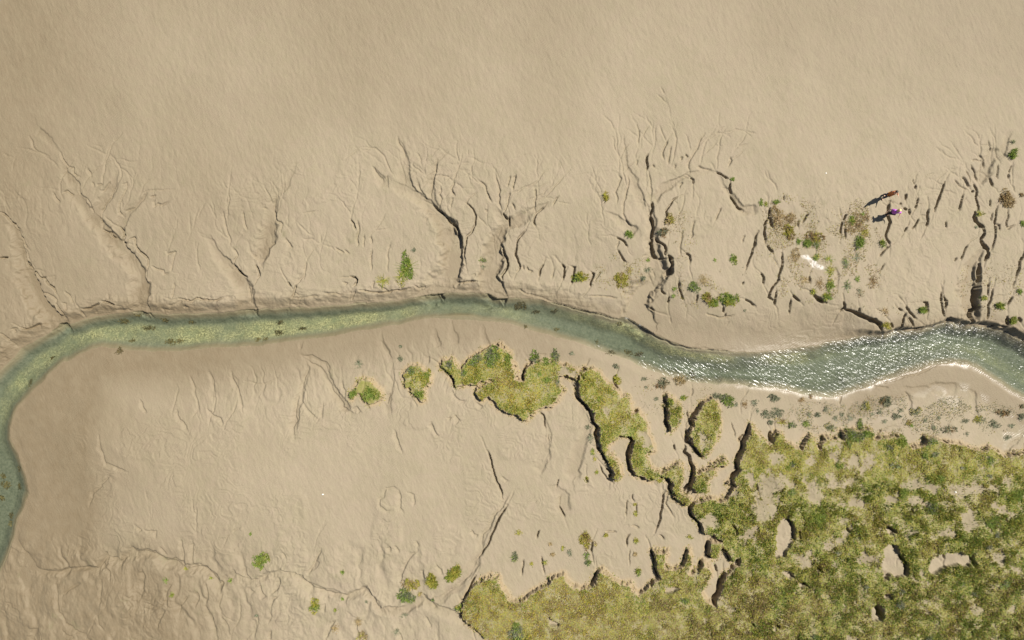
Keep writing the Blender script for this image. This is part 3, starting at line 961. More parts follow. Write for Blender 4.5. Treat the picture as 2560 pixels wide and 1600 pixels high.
BARE = [
    'Q 730,170 860,130 870,200 760,210', 'Q 1250,200 1340,150 1470,210 1340,240',
    'Q 1600,110 1660,50 1750,40 2250,40 2200,62 1900,80 1830,170 1750,150 1740,90', 'Q 1260,10 1450,-10 1540,75 1330,70',
    'Q 1770,290 1900,290 1970,380 1850,450 1790,390', 'Q 480,600 650,540 700,560 520,640', 'Q 2100,700 2200,680 2150,770 2080,760',
    'Q 1330,900 1440,940 1330,940', 'Q 840,740 900,690 1000,690 1010,760 900,740', 'Q 680,440 730,430 720,520 690,520',
    'Q 2080,220 2120,210 2280,300 2200,320', 'Q 1590,490 1700,470 1700,500', 'Q 1060,110 1180,180 1150,200 1070,140',
    'Q 1640,200 1700,200 1680,260', 'Q 250,700 360,690 380,760 320,800', 'Q 2250,790 2340,830 2300,850',
    'L 550,1090 620,1130 800,1110 810,1160 560,1160', 'L 670,910 820,920 810,970 740,1000', 'L 940,870 950,900 900,1040 860,1050 890,950',
    'L 360,1130 420,1150 500,1290 470,1350 360,1200', 'L 570,870 615,870 610,920 580,920', 'L 380,920 410,900 400,980 370,960',
    'L -140,1120 0,1050 100,1090 230,1140 230,1180 80,1180 60,1280 50,1400 -30,1500 -130,1500 -110,1330',
    'L 0,880 60,870 90,930 20,940', 'K 2080,1100 2200,1060 2280,1130 2270,1160 2160,1100', 'K 1860,1100 2060,1110 2060,1240 1900,1180',
    'K 1960,1240 2070,1190 2060,1260', 'O 1730,360 1880,320 1900,400 1800,420', 'O 2180,440 2280,420 2290,520 2200,560 2160,520',
    'O 2060,80 2110,60 2080,120', 'Q 1370,1160 1440,1130 1450,1200',
    'K 840,430 890,440 870,480 830,460', 'K 480,60 600,130 600,220 500,250 440,200', 'K 1780,700 1830,700 1830,760 1790,750',
    'K 1220,700 1300,700 1330,850 1260,830',
]


def sdpoly(text, reach=1.6):
    pw = [W2(x, y) for x, y in pts_of(text)]
    js, is_ = window(pw, reach)
    X, Y = JX[js, is_], JY[js, is_]
    d = poly_dist(X, Y, pw, True)
    return js, is_, np.where(inside(X, Y, pw), d, -d)


def sdfield(texts):
    F = np.full(H.shape, -9.0, np.float32)
    for t in texts:
        js, is_, sd = sdpoly(t)
        sub = F[js, is_]
        np.maximum(sub, sd, out=sub)
    return F


SD = sdfield(TURF)
SD += near * 0.085 * fbm(GX, GY, 2.6, 4, 300, .6)
gyy, gxx = np.gradient(np.clip(SD, -1.5, 1.5))
gl = np.hypot(gxx, gyy) + 1e-9
# outward normal = -grad ; sunward-facing edges have slumped to a slope, the others stand as a cliff
face = -(gxx * SUN_AZ[0] + gyy * SUN_AZ[1]) / gl
slump = 0.05 + 0.30 * sm(face, -0.1, 0.7)
T0 = sm((SD + slump * .8) / slump, 0, 1)
turfh = np.interp(GX, [-20, -6, 0, 8, 20, 40], [.20, .26, .42, .46, .46, .46])
TURFH = turfh * T0 * (1 + 0.15 * fbm(GX, GY, .8, 3, 320))
PSD = sdfield(PANS)
PSD += near * 0.13 * fbm(GX, GY, 1.7, 4, 330)
BSD = sdfield(BARE)
BSD += near * 0.30 * fbm(GX, GY, 2.4, 4, 340)
pan = sm(PSD, -0.04, 0.04)
inturf = sm(SD, 0.02, 0.10)
# worn patches inside the broad marsh
GXs, GYs = GX, GY
wear = .85 * sm(fbm(GX, GY, .8, 5, 350, .65), .85, 1.35) * sm(GX, 8, 13) * inturf
bare = np.clip(np.maximum(sm(BSD, -.32, .10), wear), 0, 1)
COVER = inturf * (1 - pan) * (1 - .90 * bare) * (1 - .45 * sm(fbm(GX, GY, 2.8, 3, 355), .25, .8))
EDGE = sm(SD, -0.45, -0.05) * (1 - inturf)
mx, my = P(1900, 1300)
H = H + TURFH - 0.34 * pan * inturf - 0.05 * bare * inturf
# sparse strip between creek and marsh on the right
H -= SWALE_DEPTH * (1 - 0.8 * inturf)
H -= CARVE
H += inturf * near * COVER * (0.02 * fbm(GX, GY, 2.0, 3, 360) + (.03 + .05 * sm(GX, 9, 14)) * np.maximum(0, fbm(GX, GY, 2.3, 3, 365)))
# only creek and inlets lie below the water
H = np.where(inC, np.minimum(H, WATER - 0.004), np.maximum(H, WATER + 0.012)).astype(np.float32)

# slumped north bank: little terraces
bt = northside * (~inC) * (1 - sm(dN, .9, 1.6)) * sm(dN, .05, .2) * (1 - sm(GX, 4, 9))
H += bt * (0.05 * fbm(GX, GY, 2.4, 4, 380) + 0.03 * sm(vnoise(GX * .9, (GY + GX * .1) * 5.0, 390), -.1, .2))
H = np.where(inC, H, np.maximum(H, WATER + 0.012)).astype(np.float32)

# clods of mud under the steep right-hand bank and in the main gully
cl = northside * (~inC) * (1 - sm(dN, .35, .8)) * sm(GX, 24.5, 26)
H += cl * 0.10 * np.maximum(0, fbm(GX, GY, 3.2, 3, 400))

# ------------------------------------------------------------------ ground materials as masks
ISIN = inC.astype(np.float32)
damp = np.zeros_like(H)  # real damp, with the painted vignette added below
# the point bar inside the bends stays damp; so do channel floors and the foot of the north bank
dampS = (~northside) * (1 - sm(dS, .2, 4.2)) * (1 - .75 * sm(GX, 2, 8))
left = 1 - sm(GX, -33.5, -25.5 + 1.5 * vnoise(GX * .2, GY * .2, 410))
damp = np.clip(np.maximum(dampS * .85, (~northside) * left * .8), 0, 1)
damp = np.maximum(damp, northside * (1 - sm(dN + .2 * fbm(GX, GY, 1.1, 3, 415), .25, 1.2)) * .65)
damp = np.maximum(damp, northside * (1 - sm(dN, .8, 4.2)) * sm(GX, 6, 10) * (1 - sm(GX, 23, 26)) * .5)
damp = np.maximum(damp, (~northside) * sm(GX, 22.5, 25) * (1 - sm(dS, 1.5, 2.1)) * .7)
damp = np.maximum(damp, np.clip(SWALE_DEPTH * 4.0, 0, 1) * .5 * (.5 + .7 * sm(fbm(GX, GY, .7, 3, 425), -.3, .5)))
damp = np.maximum(damp, .8 * sm(-GY, 13.5, 20) * (1 - sm(GX, -28, -14)))  # mud colour darkened towards the lower left corner
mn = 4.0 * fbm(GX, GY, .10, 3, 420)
vignette_dark = np.maximum(sm(-GX + mn, 12, 38), .7 * sm(GY + mn, 9, 26))  # lens vignette put into the mud colour, darker towards left and top
damp = np.maximum(damp, .45 * bare * inturf * (.6 + .6 * sm(fbm(GX, GY, 1.5, 3, 357), -.3, .5)))
damp = np.clip(damp + .85 * vignette_dark * (1 - ISIN), 0, 1).astype(np.float32)  # real damp and the painted vignette end up in one mask
wet = (~northside) * (1 - sm(dS + .12 * vnoise(GX * 2.1, GY * 2.1, 428), .06, .34)) * sm(GX, 13, 18)
wl = (~northside) * sm(GX, 21.5, 25) * sm(dS, 1.2, 1.7) * (1 - sm(dS + .7 * fbm(GX, GY, .7, 4, 430), 2.2, 3.6))
wn = northside * sm(GX, 14, 17) * (1 - sm(GX, 24, 25)) * (1 - sm(dN, .3, 1.7)) * .6
wl = wl * (.35 + .65 * sm(GX, 29, 33)) * sm(fbm(GX, GY * 1.6, 1.3, 4, 435), -.1, .5)
wet = np.clip(np.maximum(np.maximum(wet, wl * .95), wn) * (1 - ISIN) * (1 - inturf), 0, 1).astype(np.float32)
ratio = dN / (dN + dS + 1e-6)
n1 = fbm(GX, GY, .35, 4, 440)
b1 = sm(ratio, .24, .46) * (1 - sm(ratio, .70, .92)) * (1 - sm(GX, -3, 4)) * sm(GX + .9 * GY, -46, -40)
b2 = sm(ratio, .06, .15) * (1 - sm(ratio, .26, .46)) * sm(GX, 1, 5) * (1 - sm(GX, 20, 26))
b3 = .35 * sm(ratio, .42, .55) * (1 - sm(ratio, .62, .75)) * sm(GX, 24, 28)
algae = np.clip((b1 + b2 + b3) * (.66 + .6 * n1), 0, 1) * (1 - SHOAL)
weedbed = sm(dIn, .12, .55) * ISIN
salt_sd = sdfield(['H 310,140 370,130 470,200 560,250 535,292 440,262 380,212'])
salt = sm(salt_sd + .10 * fbm(GX, GY, 2.5, 3, 450), -.05, .12)


# ------------------------------------------------------------------ node helpers
def new_mat(name):
    m = bpy.data.materials.new(name)
    m.use_nodes = True
    m.node_tree.nodes.clear()
    return m, m.node_tree


class NB:
    def __init__(self, nt):
        self.nt = nt

    def n(self, t, **kw):
        nd = self.nt.nodes.new('ShaderNode' + t)
        for k, v_ in kw.items():
            setattr(nd, k, v_)
        return nd

    def l(self, a, b):
        self.nt.links.new(a, b)

    def attr(self, name):
        nd = self.n('Attribute')
        nd.attribute_name = name
        return nd

    def math(self, op, a, b=None, clamp=False):
        nd = self.n('Math', operation=op, use_clamp=clamp)
        for i, q in enumerate((a, b)):
            if q is None:
                continue
            if isinstance(q, (int, float)):
                nd.inputs[i].default_value = q
            else:
                self.l(q, nd.inputs[i])
        return nd.outputs[0]

    def mix(self, f, a, b, mode='MIX'):
        nd = self.n('Mix', data_type='RGBA', blend_type=mode)
        for s_, q in ((nd.inputs['Factor'], f), (nd.inputs[6], a), (nd.inputs[7], b)):
            if isinstance(q, (int, float)):
                s_.default_value = q
            elif isinstance(q, tuple):
                s_.default_value = q + (1.0,) if len(q) == 3 else q
            else:
                self.l(q, s_)
        return nd.outputs[2]

    def noise(self, vec, scale, detail=4, rough=.55, dist=0.0):
        nd = self.n('TexNoise')
        nd.inputs['Scale'].default_value = scale
        nd.inputs['Detail'].default_value = detail
        nd.inputs['Roughness'].default_value = rough
        nd.inputs['Distortion'].default_value = dist
        self.l(vec, nd.inputs['Vector'])
        return nd.outputs['Fac']

    def ramp(self, f, lo, hi, a=0.0, b=1.0):
        nd = self.n('MapRange', clamp=True)
        self.l(f, nd.inputs[0])
        for i, q in enumerate((lo, hi, a, b)):
            nd.inputs[i + 1].default_value = q
        return nd.outputs[0]

    def mapping(self, vec, scale=(1, 1, 1), rot=0.0):
        nd = self.n('Mapping', vector_type='TEXTURE')
        nd.inputs['Scale'].default_value = tuple(1.0 / q for q in scale)
        nd.inputs['Rotation'].default_value = (0, 0, rot)
        self.l(vec, nd.inputs['Vector'])
        return nd.outputs[0]


# ------------------------------------------------------------------ mud
m_mud, t_ = new_mat('tidal_mud')
b = NB(t_)
pos = b.n('NewGeometry').outputs['Position']
damp_vignette_, wet_, cover_, bed_, alg_, salt_, rough_, edge_, shoal_ = [b.attr(q).outputs['Fac'] for q in
                                       ('damp', 'wet', 'cover', 'bed', 'algae', 'salt', 'rough', 'edge', 'shoal')]  # 'damp' holds real damp and the painted vignette
big = b.noise(pos, .22, 5, .6)
mid = b.noise(pos, 1.4, 5, .6, .4)
fine = b.noise(pos, 9.0, 4, .6)
grain = b.noise(b.mapping(pos, (.36, 1, 1), math.radians(-62)), 6.5, 4, .65)
col = b.mix(b.ramp(big, .35, .65), (.352, .294, .184), (.392, .322, .212))
col = b.mix(b.ramp(mid, .4, .75, 0, .6), col, (.40, .31, .22))
col = b.mix(b.ramp(fine, .35, .7, 0, .35), col, (.32, .255, .165))
col = b.mix(b.ramp(grain, .45, .8, 0, .30), col, (.45, .38, .25))
col = b.mix(b.math('MULTIPLY', damp_vignette_, b.ramp(mid, .25, .7, .75, 1.0)), col, (.235, .176, .098))  # darker brown for damp mud and for the painted vignette
# thin films of algae and lines of debris where water runs
film = b.math('MULTIPLY', b.ramp(b.noise(pos, .75, 6, .7), .60, .74), b.math('MULTIPLY', rough_, .55))
col = b.mix(film, col, (.20, .19, .085))
col = b.mix(b.math('MULTIPLY', edge_, b.ramp(fine, .3, .6, .2, .7)), col, (.46, .33, .165))
# floor of the turf: dead stems and humus
thatch = b.mix(b.ramp(b.noise(pos, 2.2, 6, .7), .35, .65), (.28, .25, .075), (.24, .25, .042))
thatch = b.mix(b.ramp(b.noise(pos, 12, 4, .7), .4, .7), thatch, (.31, .265, .10))
col = b.mix(cover_, col, thatch)
# creek bed: algae on gravel, dark weed, bare silt
alg = b.mix(b.ramp(b.noise(pos, 9, 5, .75), .42, .60), (.22, .205, .105), (.66, .57, .30))
alg = b.mix(b.ramp(b.noise(pos, 1.6, 5, .65), .45, .7), alg, (.27, .27, .15))
dark = b.mix(b.ramp(b.noise(pos, 6, 5, .7), .35, .65), (.14, .145, .095), (.25, .24, .165))
bedc = b.mix(alg_, dark, alg)
bedc = b.mix(b.ramp(shoal_, .2, .7), bedc, (.24, .18, .09))
col = b.mix(bed_, col, bedc)
col = b.mix(b.math('MULTIPLY', salt_, b.ramp(b.noise(pos, 4, 5, .7), .38, .55)), col, (.80, .74, .66))
col = b.mix(1.0, col, (ALB, ALB, ALB), 'MULTIPLY')
p = b.n('BsdfPrincipled')
b.l(col, p.inputs['Base Color'])
ro = b.math('SUBTRACT', .82, b.math('MULTIPLY', damp_vignette_, .12))
ro = b.math('SUBTRACT', ro, b.math('MULTIPLY', wet_, b.ramp(mid, .3, .7, .42, .52)))
b.l(ro, p.inputs['Roughness'])
p.inputs['Specular IOR Level'].default_value = .35
hgt = b.math('ADD', b.math('MULTIPLY', grain, .55), b.math('MULTIPLY', fine, .45))
wv = b.n('TexWave', wave_type='BANDS', bands_direction='Y')
wv.inputs['Scale'].default_value = 2.2
wv.inputs['Distortion'].default_value = 5.0
wv.inputs['Detail'].default_value = 2.0
wv.inputs['Detail Scale'].default_value = .8
b.l(b.mapping(pos, (1, 1, 1), math.radians(35)), wv.inputs['Vector'])
hgt = b.math('ADD', hgt, b.math('MULTIPLY', wv.outputs['Fac'], b.ramp(b.noise(pos, .3, 3), .45, .65, 0, .22)))
bp = b.n('Bump')
bp.inputs['Strength'].default_value = .8
bp.inputs['Distance'].default_value = .05
b.l(hgt, bp.inputs['Height'])
b.l(bp.outputs[0], p.inputs['Normal'])
o = b.n('OutputMaterial')
b.l(p.outputs[0], o.inputs['Surface'])


def tag(o, label=None, cat=None, group=None, kind=None):
    if label:
        o['label'] = label
    if cat:
        o['category'] = cat
    if group:
        o['group'] = group
    if kind:
        o['kind'] = kind
    return o


def mesh_np(name, verts, faces_idx, loop_tot, mat, parent=None, smooth=False):
    me = bpy.data.meshes.new(name)
    nv, nf = len(verts), len(loop_tot)
    me.vertices.add(nv)
    me.vertices.foreach_set('co', np.ascontiguousarray(verts, dtype=np.float32).ravel())
    me.loops.add(len(faces_idx))
    me.loops.foreach_set('vertex_index', np.ascontiguousarray(faces_idx, dtype=np.int32))
    me.polygons.add(nf)
    st = np.zeros(nf, np.int32)
    st[1:] = np.cumsum(loop_tot)[:-1]
    me.polygons.foreach_set('loop_start', st)
    if smooth:
        me.polygons.foreach_set('use_smooth', np.ones(nf, bool))
    me.update(calc_edges=True)
    me.materials.append(mat)
    ob = bpy.data.objects.new(name, me)
    C.objects.link(ob)
    if parent:
        ob.parent = parent
    return ob


def add_attr(ob, name, arr):
    a = ob.data.attributes.new(name, 'FLOAT', 'POINT')
    a.data.foreach_set('value', np.ascontiguousarray(arr, dtype=np.float32).ravel())


ny, nx = GX.shape
V = np.stack([GX.ravel(), GY.ravel(), H.ravel()], 1)
idx = np.arange(nx * ny, dtype=np.int32).reshape(ny, nx)
Q4 = np.stack([idx[:-1, :-1].ravel(), idx[:-1, 1:].ravel(), idx[1:, 1:].ravel(), idx[1:, :-1].ravel()], 1)
ground = mesh_np('mudflat_ground', V, Q4.ravel(), np.full(len(Q4), 4, np.int32), m_mud, smooth=True)
tag(ground, kind='structure')
for nm, ar in (('damp', damp), ('wet', wet), ('cover', COVER), ('bed', weedbed), ('algae', algae), ('salt', salt),  # 'damp' holds real damp and the painted vignette
               ('rough', np.clip(rough + np.clip(SWALE_DEPTH * 4, 0, 1) * .8, 0, 1)), ('edge', EDGE), ('shoal', SHOAL)):
    add_attr(ground, nm, ar)

# ------------------------------------------------------------------ water
m_wat, t_ = new_mat('creek_water')
b = NB(t_)
pos = b.n('NewGeometry').outputs['Position']
tr = b.n('BsdfTransparent')
tr.inputs['Color'].default_value = (.93, .97, .95, 1)
gl_ = b.n('BsdfGlossy')
gl_.inputs['Roughness'].default_value = .21
fr = b.n('Fresnel')
fr.inputs['IOR'].default_value = 1.33
ms = b.n('MixShader')
b.l(fr.outputs[0], ms.inputs[0])
b.l(tr.outputs[0], ms.inputs[1])
b.l(gl_.outputs[0], ms.inputs[2])
rot = math.radians(-27)
w1 = b.noise(b.mapping(pos, (.42, 1, 1), rot - .15), 6.0, 2, .5, .6)
w2 = b.noise(b.mapping(pos, (.5, 1, 1), rot - .6), 11.0, 2, .5, .4)
# open water on the right is ruffled by wind, the sheltered reach on the left is smoother
ruf = b.attr('ruffle').outputs['Fac']
gust = b.ramp(b.noise(pos, .22, 3), .38, .62, .3, 1.15)
hh = b.math('MULTIPLY', b.math('MULTIPLY', b.math('ADD', b.math('MULTIPLY', w1, 1.0), b.math('MULTIPLY', w2, .42)), ruf), gust)
bp = b.n('Bump')
bp.inputs['Strength'].default_value = 1.0
bp.inputs['Distance'].default_value = .048
b.l(hh, bp.inputs['Height'])
b.l(bp.outputs[0], gl_.inputs['Normal'])
b.l(bp.outputs[0], fr.inputs['Normal'])
o = b.n('OutputMaterial')
b.l(ms.outputs[0], o.inputs['Surface'])
va = b.n('VolumeAbsorption')
va.inputs['Color'].default_value = (.55, .63, .53, 1)
va.inputs['Density'].default_value = .5
b.l(va.outputs[0], o.inputs['Volume'])


def resample(line, n):
    a = np.array(line)
    d = np.concatenate([[0], np.cumsum(np.hypot(*np.diff(a, axis=0).T))])
    t = np.linspace(0, d[-1], n)
    return np.stack([np.interp(t, d, a[:, 0]), np.interp(t, d, a[:, 1])], 1)


# water sheet: cells of a coarse grid that touch the channel, closed into a shallow body below
cs = 0.5
qx = np.arange(-70, 70.01, cs)
qy = np.arange(-50, 14.01, cs)
QX, QY = np.meshgrid(qx + cs / 2, qy + cs / 2)
QX, QY = QX[:-1, :-1], QY[:-1, :-1]
wm_ = inside(QX, QY, CREEK) | (np.minimum(poly_dist(QX, QY, NW), poly_dist(QX, QY, SW)) < .75)
vid = {}
wv_, wf_ = [], []


def wvert(i, j, top):
    k_ = (i, j, top)
    if k_ not in vid:
        vid[k_] = len(wv_)
        wv_.append((qx[i], qy[j], WATER if top else WATER - 2.0))
    return vid[k_]


nj, ni = wm_.shape
for j in range(nj):
    for i in range(ni):
        if not wm_[j, i]:
            continue
        wf_.append((wvert(i, j, 1), wvert(i + 1, j, 1), wvert(i + 1, j + 1, 1), wvert(i, j + 1, 1)))
        wf_.append((wvert(i, j, 0), wvert(i, j + 1, 0), wvert(i + 1, j + 1, 0), wvert(i + 1, j, 0)))
        for di, dj, c0, c1 in ((-1, 0, (0, 1), (0, 0)), (1, 0, (1, 0), (1, 1)), (0, -1, (0, 0), (1, 0)), (0, 1, (1, 1), (0, 1))):
            a_, b_ = i + di, j + dj
            if 0 <= a_ < ni and 0 <= b_ < nj and wm_[b_, a_]:
                continue
            wf_.append((wvert(i + c0[0], j + c0[1], 0), wvert(i + c1[0], j + c1[1], 0), wvert(i + c1[0], j + c1[1], 1), wvert(i + c0[0], j + c0[1], 1)))
water = mesh_np('creek_water', np.array(wv_), np.array(wf_, np.int32).ravel(), np.full(len(wf_), 4, np.int32), m_wat)
wa = np.array(wv_)
wdn, wds = poly_dist(wa[:, 0], wa[:, 1], NW), poly_dist(wa[:, 0], wa[:, 1], SW)
wr = wdn / (wdn + wds + 1e-6)
lee = sm(wa[:, 0] + 14 * (wr - .5), 8, 19)
add_attr(water, 'ruffle', .18 + .82 * lee)
tag(water, kind='structure')

# ------------------------------------------------------------------ plants
m_leaf, t_ = new_mat('leaf')
b = NB(t_)
p = b.n('BsdfPrincipled')
b.l(b.attr('tint').outputs['Color'], p.inputs['Base Color'])
p.inputs['Roughness'].default_value = .6
p.inputs['Specular IOR Level'].default_value = .25
tl = b.n('BsdfTranslucent')
b.l(b.attr('tint').outputs['Color'], tl.inputs['Color'])
ms = b.n('MixShader')
ms.inputs[0].default_value = .22
b.l(p.outputs[0], ms.inputs[1])
b.l(tl.outputs[0], ms.inputs[2])
o = b.n('OutputMaterial')
b.l(ms.outputs[0], o.inputs['Surface'])

PAL = {
    'g': [(.17, .25, .035), (.22, .29, .045), (.12, .19, .03), (.27, .31, .07)],
    'o': [(.35, .335, .042), (.42, .375, .055), (.27, .275, .032), (.40, .32, .065)],
    's': [(.42, .30, .13), (.36, .27, .12), (.46, .35, .18), (.30, .22, .09)],
    'b': [(.24, .15, .06), (.30, .19, .08), (.17, .11, .045), (.34, .25, .11)],
    'd': [(.19, .21, .115), (.25, .25, .155), (.13, .155, .08), (.30, .27, .17)],
    'y': [(.22, .26, .03), (.28, .29, .05), (.17, .22, .03)],
    'w': [(.11, .085, .03), (.15, .11, .04), (.08, .07, .03)],
}


def blades(px, py, pz, hgt, wid, lean, cols):
    """bent two-piece leaves; every argument is an array"""
    n = len(px)
    a = rng.uniform(0, 2 * math.pi, n)
    dx, dy = np.cos(a), np.sin(a)
    sx_, sy_ = -dy * wid * .5, dx * wid * .5
    l1 = lean * .35
    v = np.zeros((n, 5, 3), np.float32)
    v[:, 0] = np.stack([px - sx_, py - sy_, pz], 1)
    v[:, 1] = np.stack([px + sx_, py + sy_, pz], 1)
    v[:, 2] = np.stack([px + dx * l1 + sx_ * .8, py + dy * l1 + sy_ * .8, pz + hgt * .65], 1)
    v[:, 3] = np.stack([px + dx * l1 - sx_ * .8, py + dy * l1 - sy_ * .8, pz + hgt * .65], 1)
    v[:, 4] = np.stack([px + dx * lean, py + dy * lean, pz + hgt], 1)
    base = (np.arange(n, dtype=np.int32) * 5)[:, None]
    f = np.concatenate([base + np.array([[0, 1, 2, 3]]), base + np.array([[3, 2, 4]])], 1)
    tot = np.tile(np.array([4, 3], np.int32), n)
    c = np.repeat(cols, 5, axis=0)
    return v.reshape(-1, 3), f.ravel(), tot, c


def leaf_obj(name, data, parent=None, origin=None):
    v, f, tot, c = data
    if origin is not None:
        v = v - np.array(origin, np.float32)
    ob = mesh_np(name, v, f, tot, m_leaf, parent)
    at = ob.data.attributes.new('tint', 'FLOAT_COLOR', 'POINT')
    rgba = np.concatenate([c, np.ones((len(c), 1))], 1).astype(np.float32)
    at.data.foreach_set('color', rgba.ravel())
    return ob


def pick(pal, n):
    a = np.array(PAL[pal]) * ALB * 1.2
    c = a[rng.integers(0, len(a), n)]
    return c * rng.uniform(.8, 1.25, (n, 1))


# the marsh grass: nobody could count it
N_TRY = 900000
tx = rng.uniform(-8, 40, N_TRY)
ty = rng.uniform(-26, 0.5, N_TRY)
cv = hsample(COVER, tx, ty)
dens = fbm(tx, ty, 1.6, 4, 500)
lush = fbm(tx, ty, .75, 4, 510, .6)
band = sm(ty, -11.8, -10.4) * sm(tx, 12, 15)
keep = rng.uniform(0, 1, N_TRY) < np.clip(cv, 0, 1) ** 1.5 * np.clip(.70 + .32 * dens, .15, 1.0)
tx, ty, lush, dens, band = tx[keep], ty[keep], lush[keep], dens[keep], band[keep]
tz = hsample(H, tx, ty) - .01
sdv = hsample(SD, tx, ty)
n = len(tx)
rim = np.clip(1 - sdv / .9, 0, 1)
pg = np.clip(.20 + (.34 - .10 * band) * lush + .30 * rim * (1 - .6 * band) + .16 * sm(tx, 10, 16) * (1 - band) - .14 * band - .28 * sm(-ty, 15.5, 20) * (1 - sm(tx, 14, 24)), .03, .9)
ps = np.clip(.16 - .2 * lush + .10 * band + .34 * sm(-ty, 15.5, 20.5) * (1 - .5 * sm(tx, 14, 26)), .02, .75)
r = rng.uniform(0, 1, n)
isg = r < pg
iss = r > 1 - ps
cols = pick('o', n)
cols[isg] = (pick('g', n))[isg]
yel = isg & (rng.uniform(0, 1, n) < .3)
cols[yel] = pick('y', n)[yel]
gold = (sm(-tx, -9, -5) * (rng.uniform(0, 1, n) < .8))[:, None]
cols = cols * (1 - gold) + cols * np.array([[1.10, .97, .85]]) * gold
cols[iss] = (pick('b', n) * .5 + pick('s', n) * .5)[iss] * .8
hg = rng.uniform(.03, .115, n) * np.where(isg, 1.35, 1.0) * (1 + .7 * np.clip(dens, -.5, 1)) * (1 - .4 * band) * (.7 + .5 * sm(tx, 8, 16))
# ragged fringe: stray tufts and hanging stems just outside the turf's edge
fx_ = rng.uniform(-14, 40, 420000)
fy_ = rng.uniform(-26, 0.5, 420000)
fs = hsample(SD, fx_, fy_)
kf = (fs > -.42) & (fs < .06) & (rng.uniform(0, 1, len(fx_)) < np.clip(1.1 * (1 + fs / .42), 0, 1) ** 1.6 * np.clip(.35 + .9 * fbm(fx_, fy_, 1.7, 3, 520), 0, 1)) & (hsample(PSD, fx_, fy_) < .02)
fx_, fy_ = fx_[kf], fy_[kf]
nf_ = len(fx_)
fc = pick('o', nf_)
fr_ = rng.uniform(0, 1, nf_)
fc[fr_ < .3] = pick('s', nf_)[fr_ < .3]
fc[fr_ > .75] = pick('g', nf_)[fr_ > .75]
fz = hsample(H, fx_, fy_) - .01
tx, ty, tz = np.concatenate([tx, fx_]), np.concatenate([ty, fy_]), np.concatenate([tz, fz])
hg = np.concatenate([hg, rng.uniform(.03, .11, nf_)])
cols = np.concatenate([cols, fc])
n = len(tx)
data = blades(tx, ty, tz, hg, rng.uniform(.03, .06, n), rng.uniform(.05, .13, n), cols)
mg = leaf_obj('marsh_grass', data)
tag(mg, 'low olive and green salt marsh grass covering the raised turf', 'grass', kind='stuff')
print('blades', n)

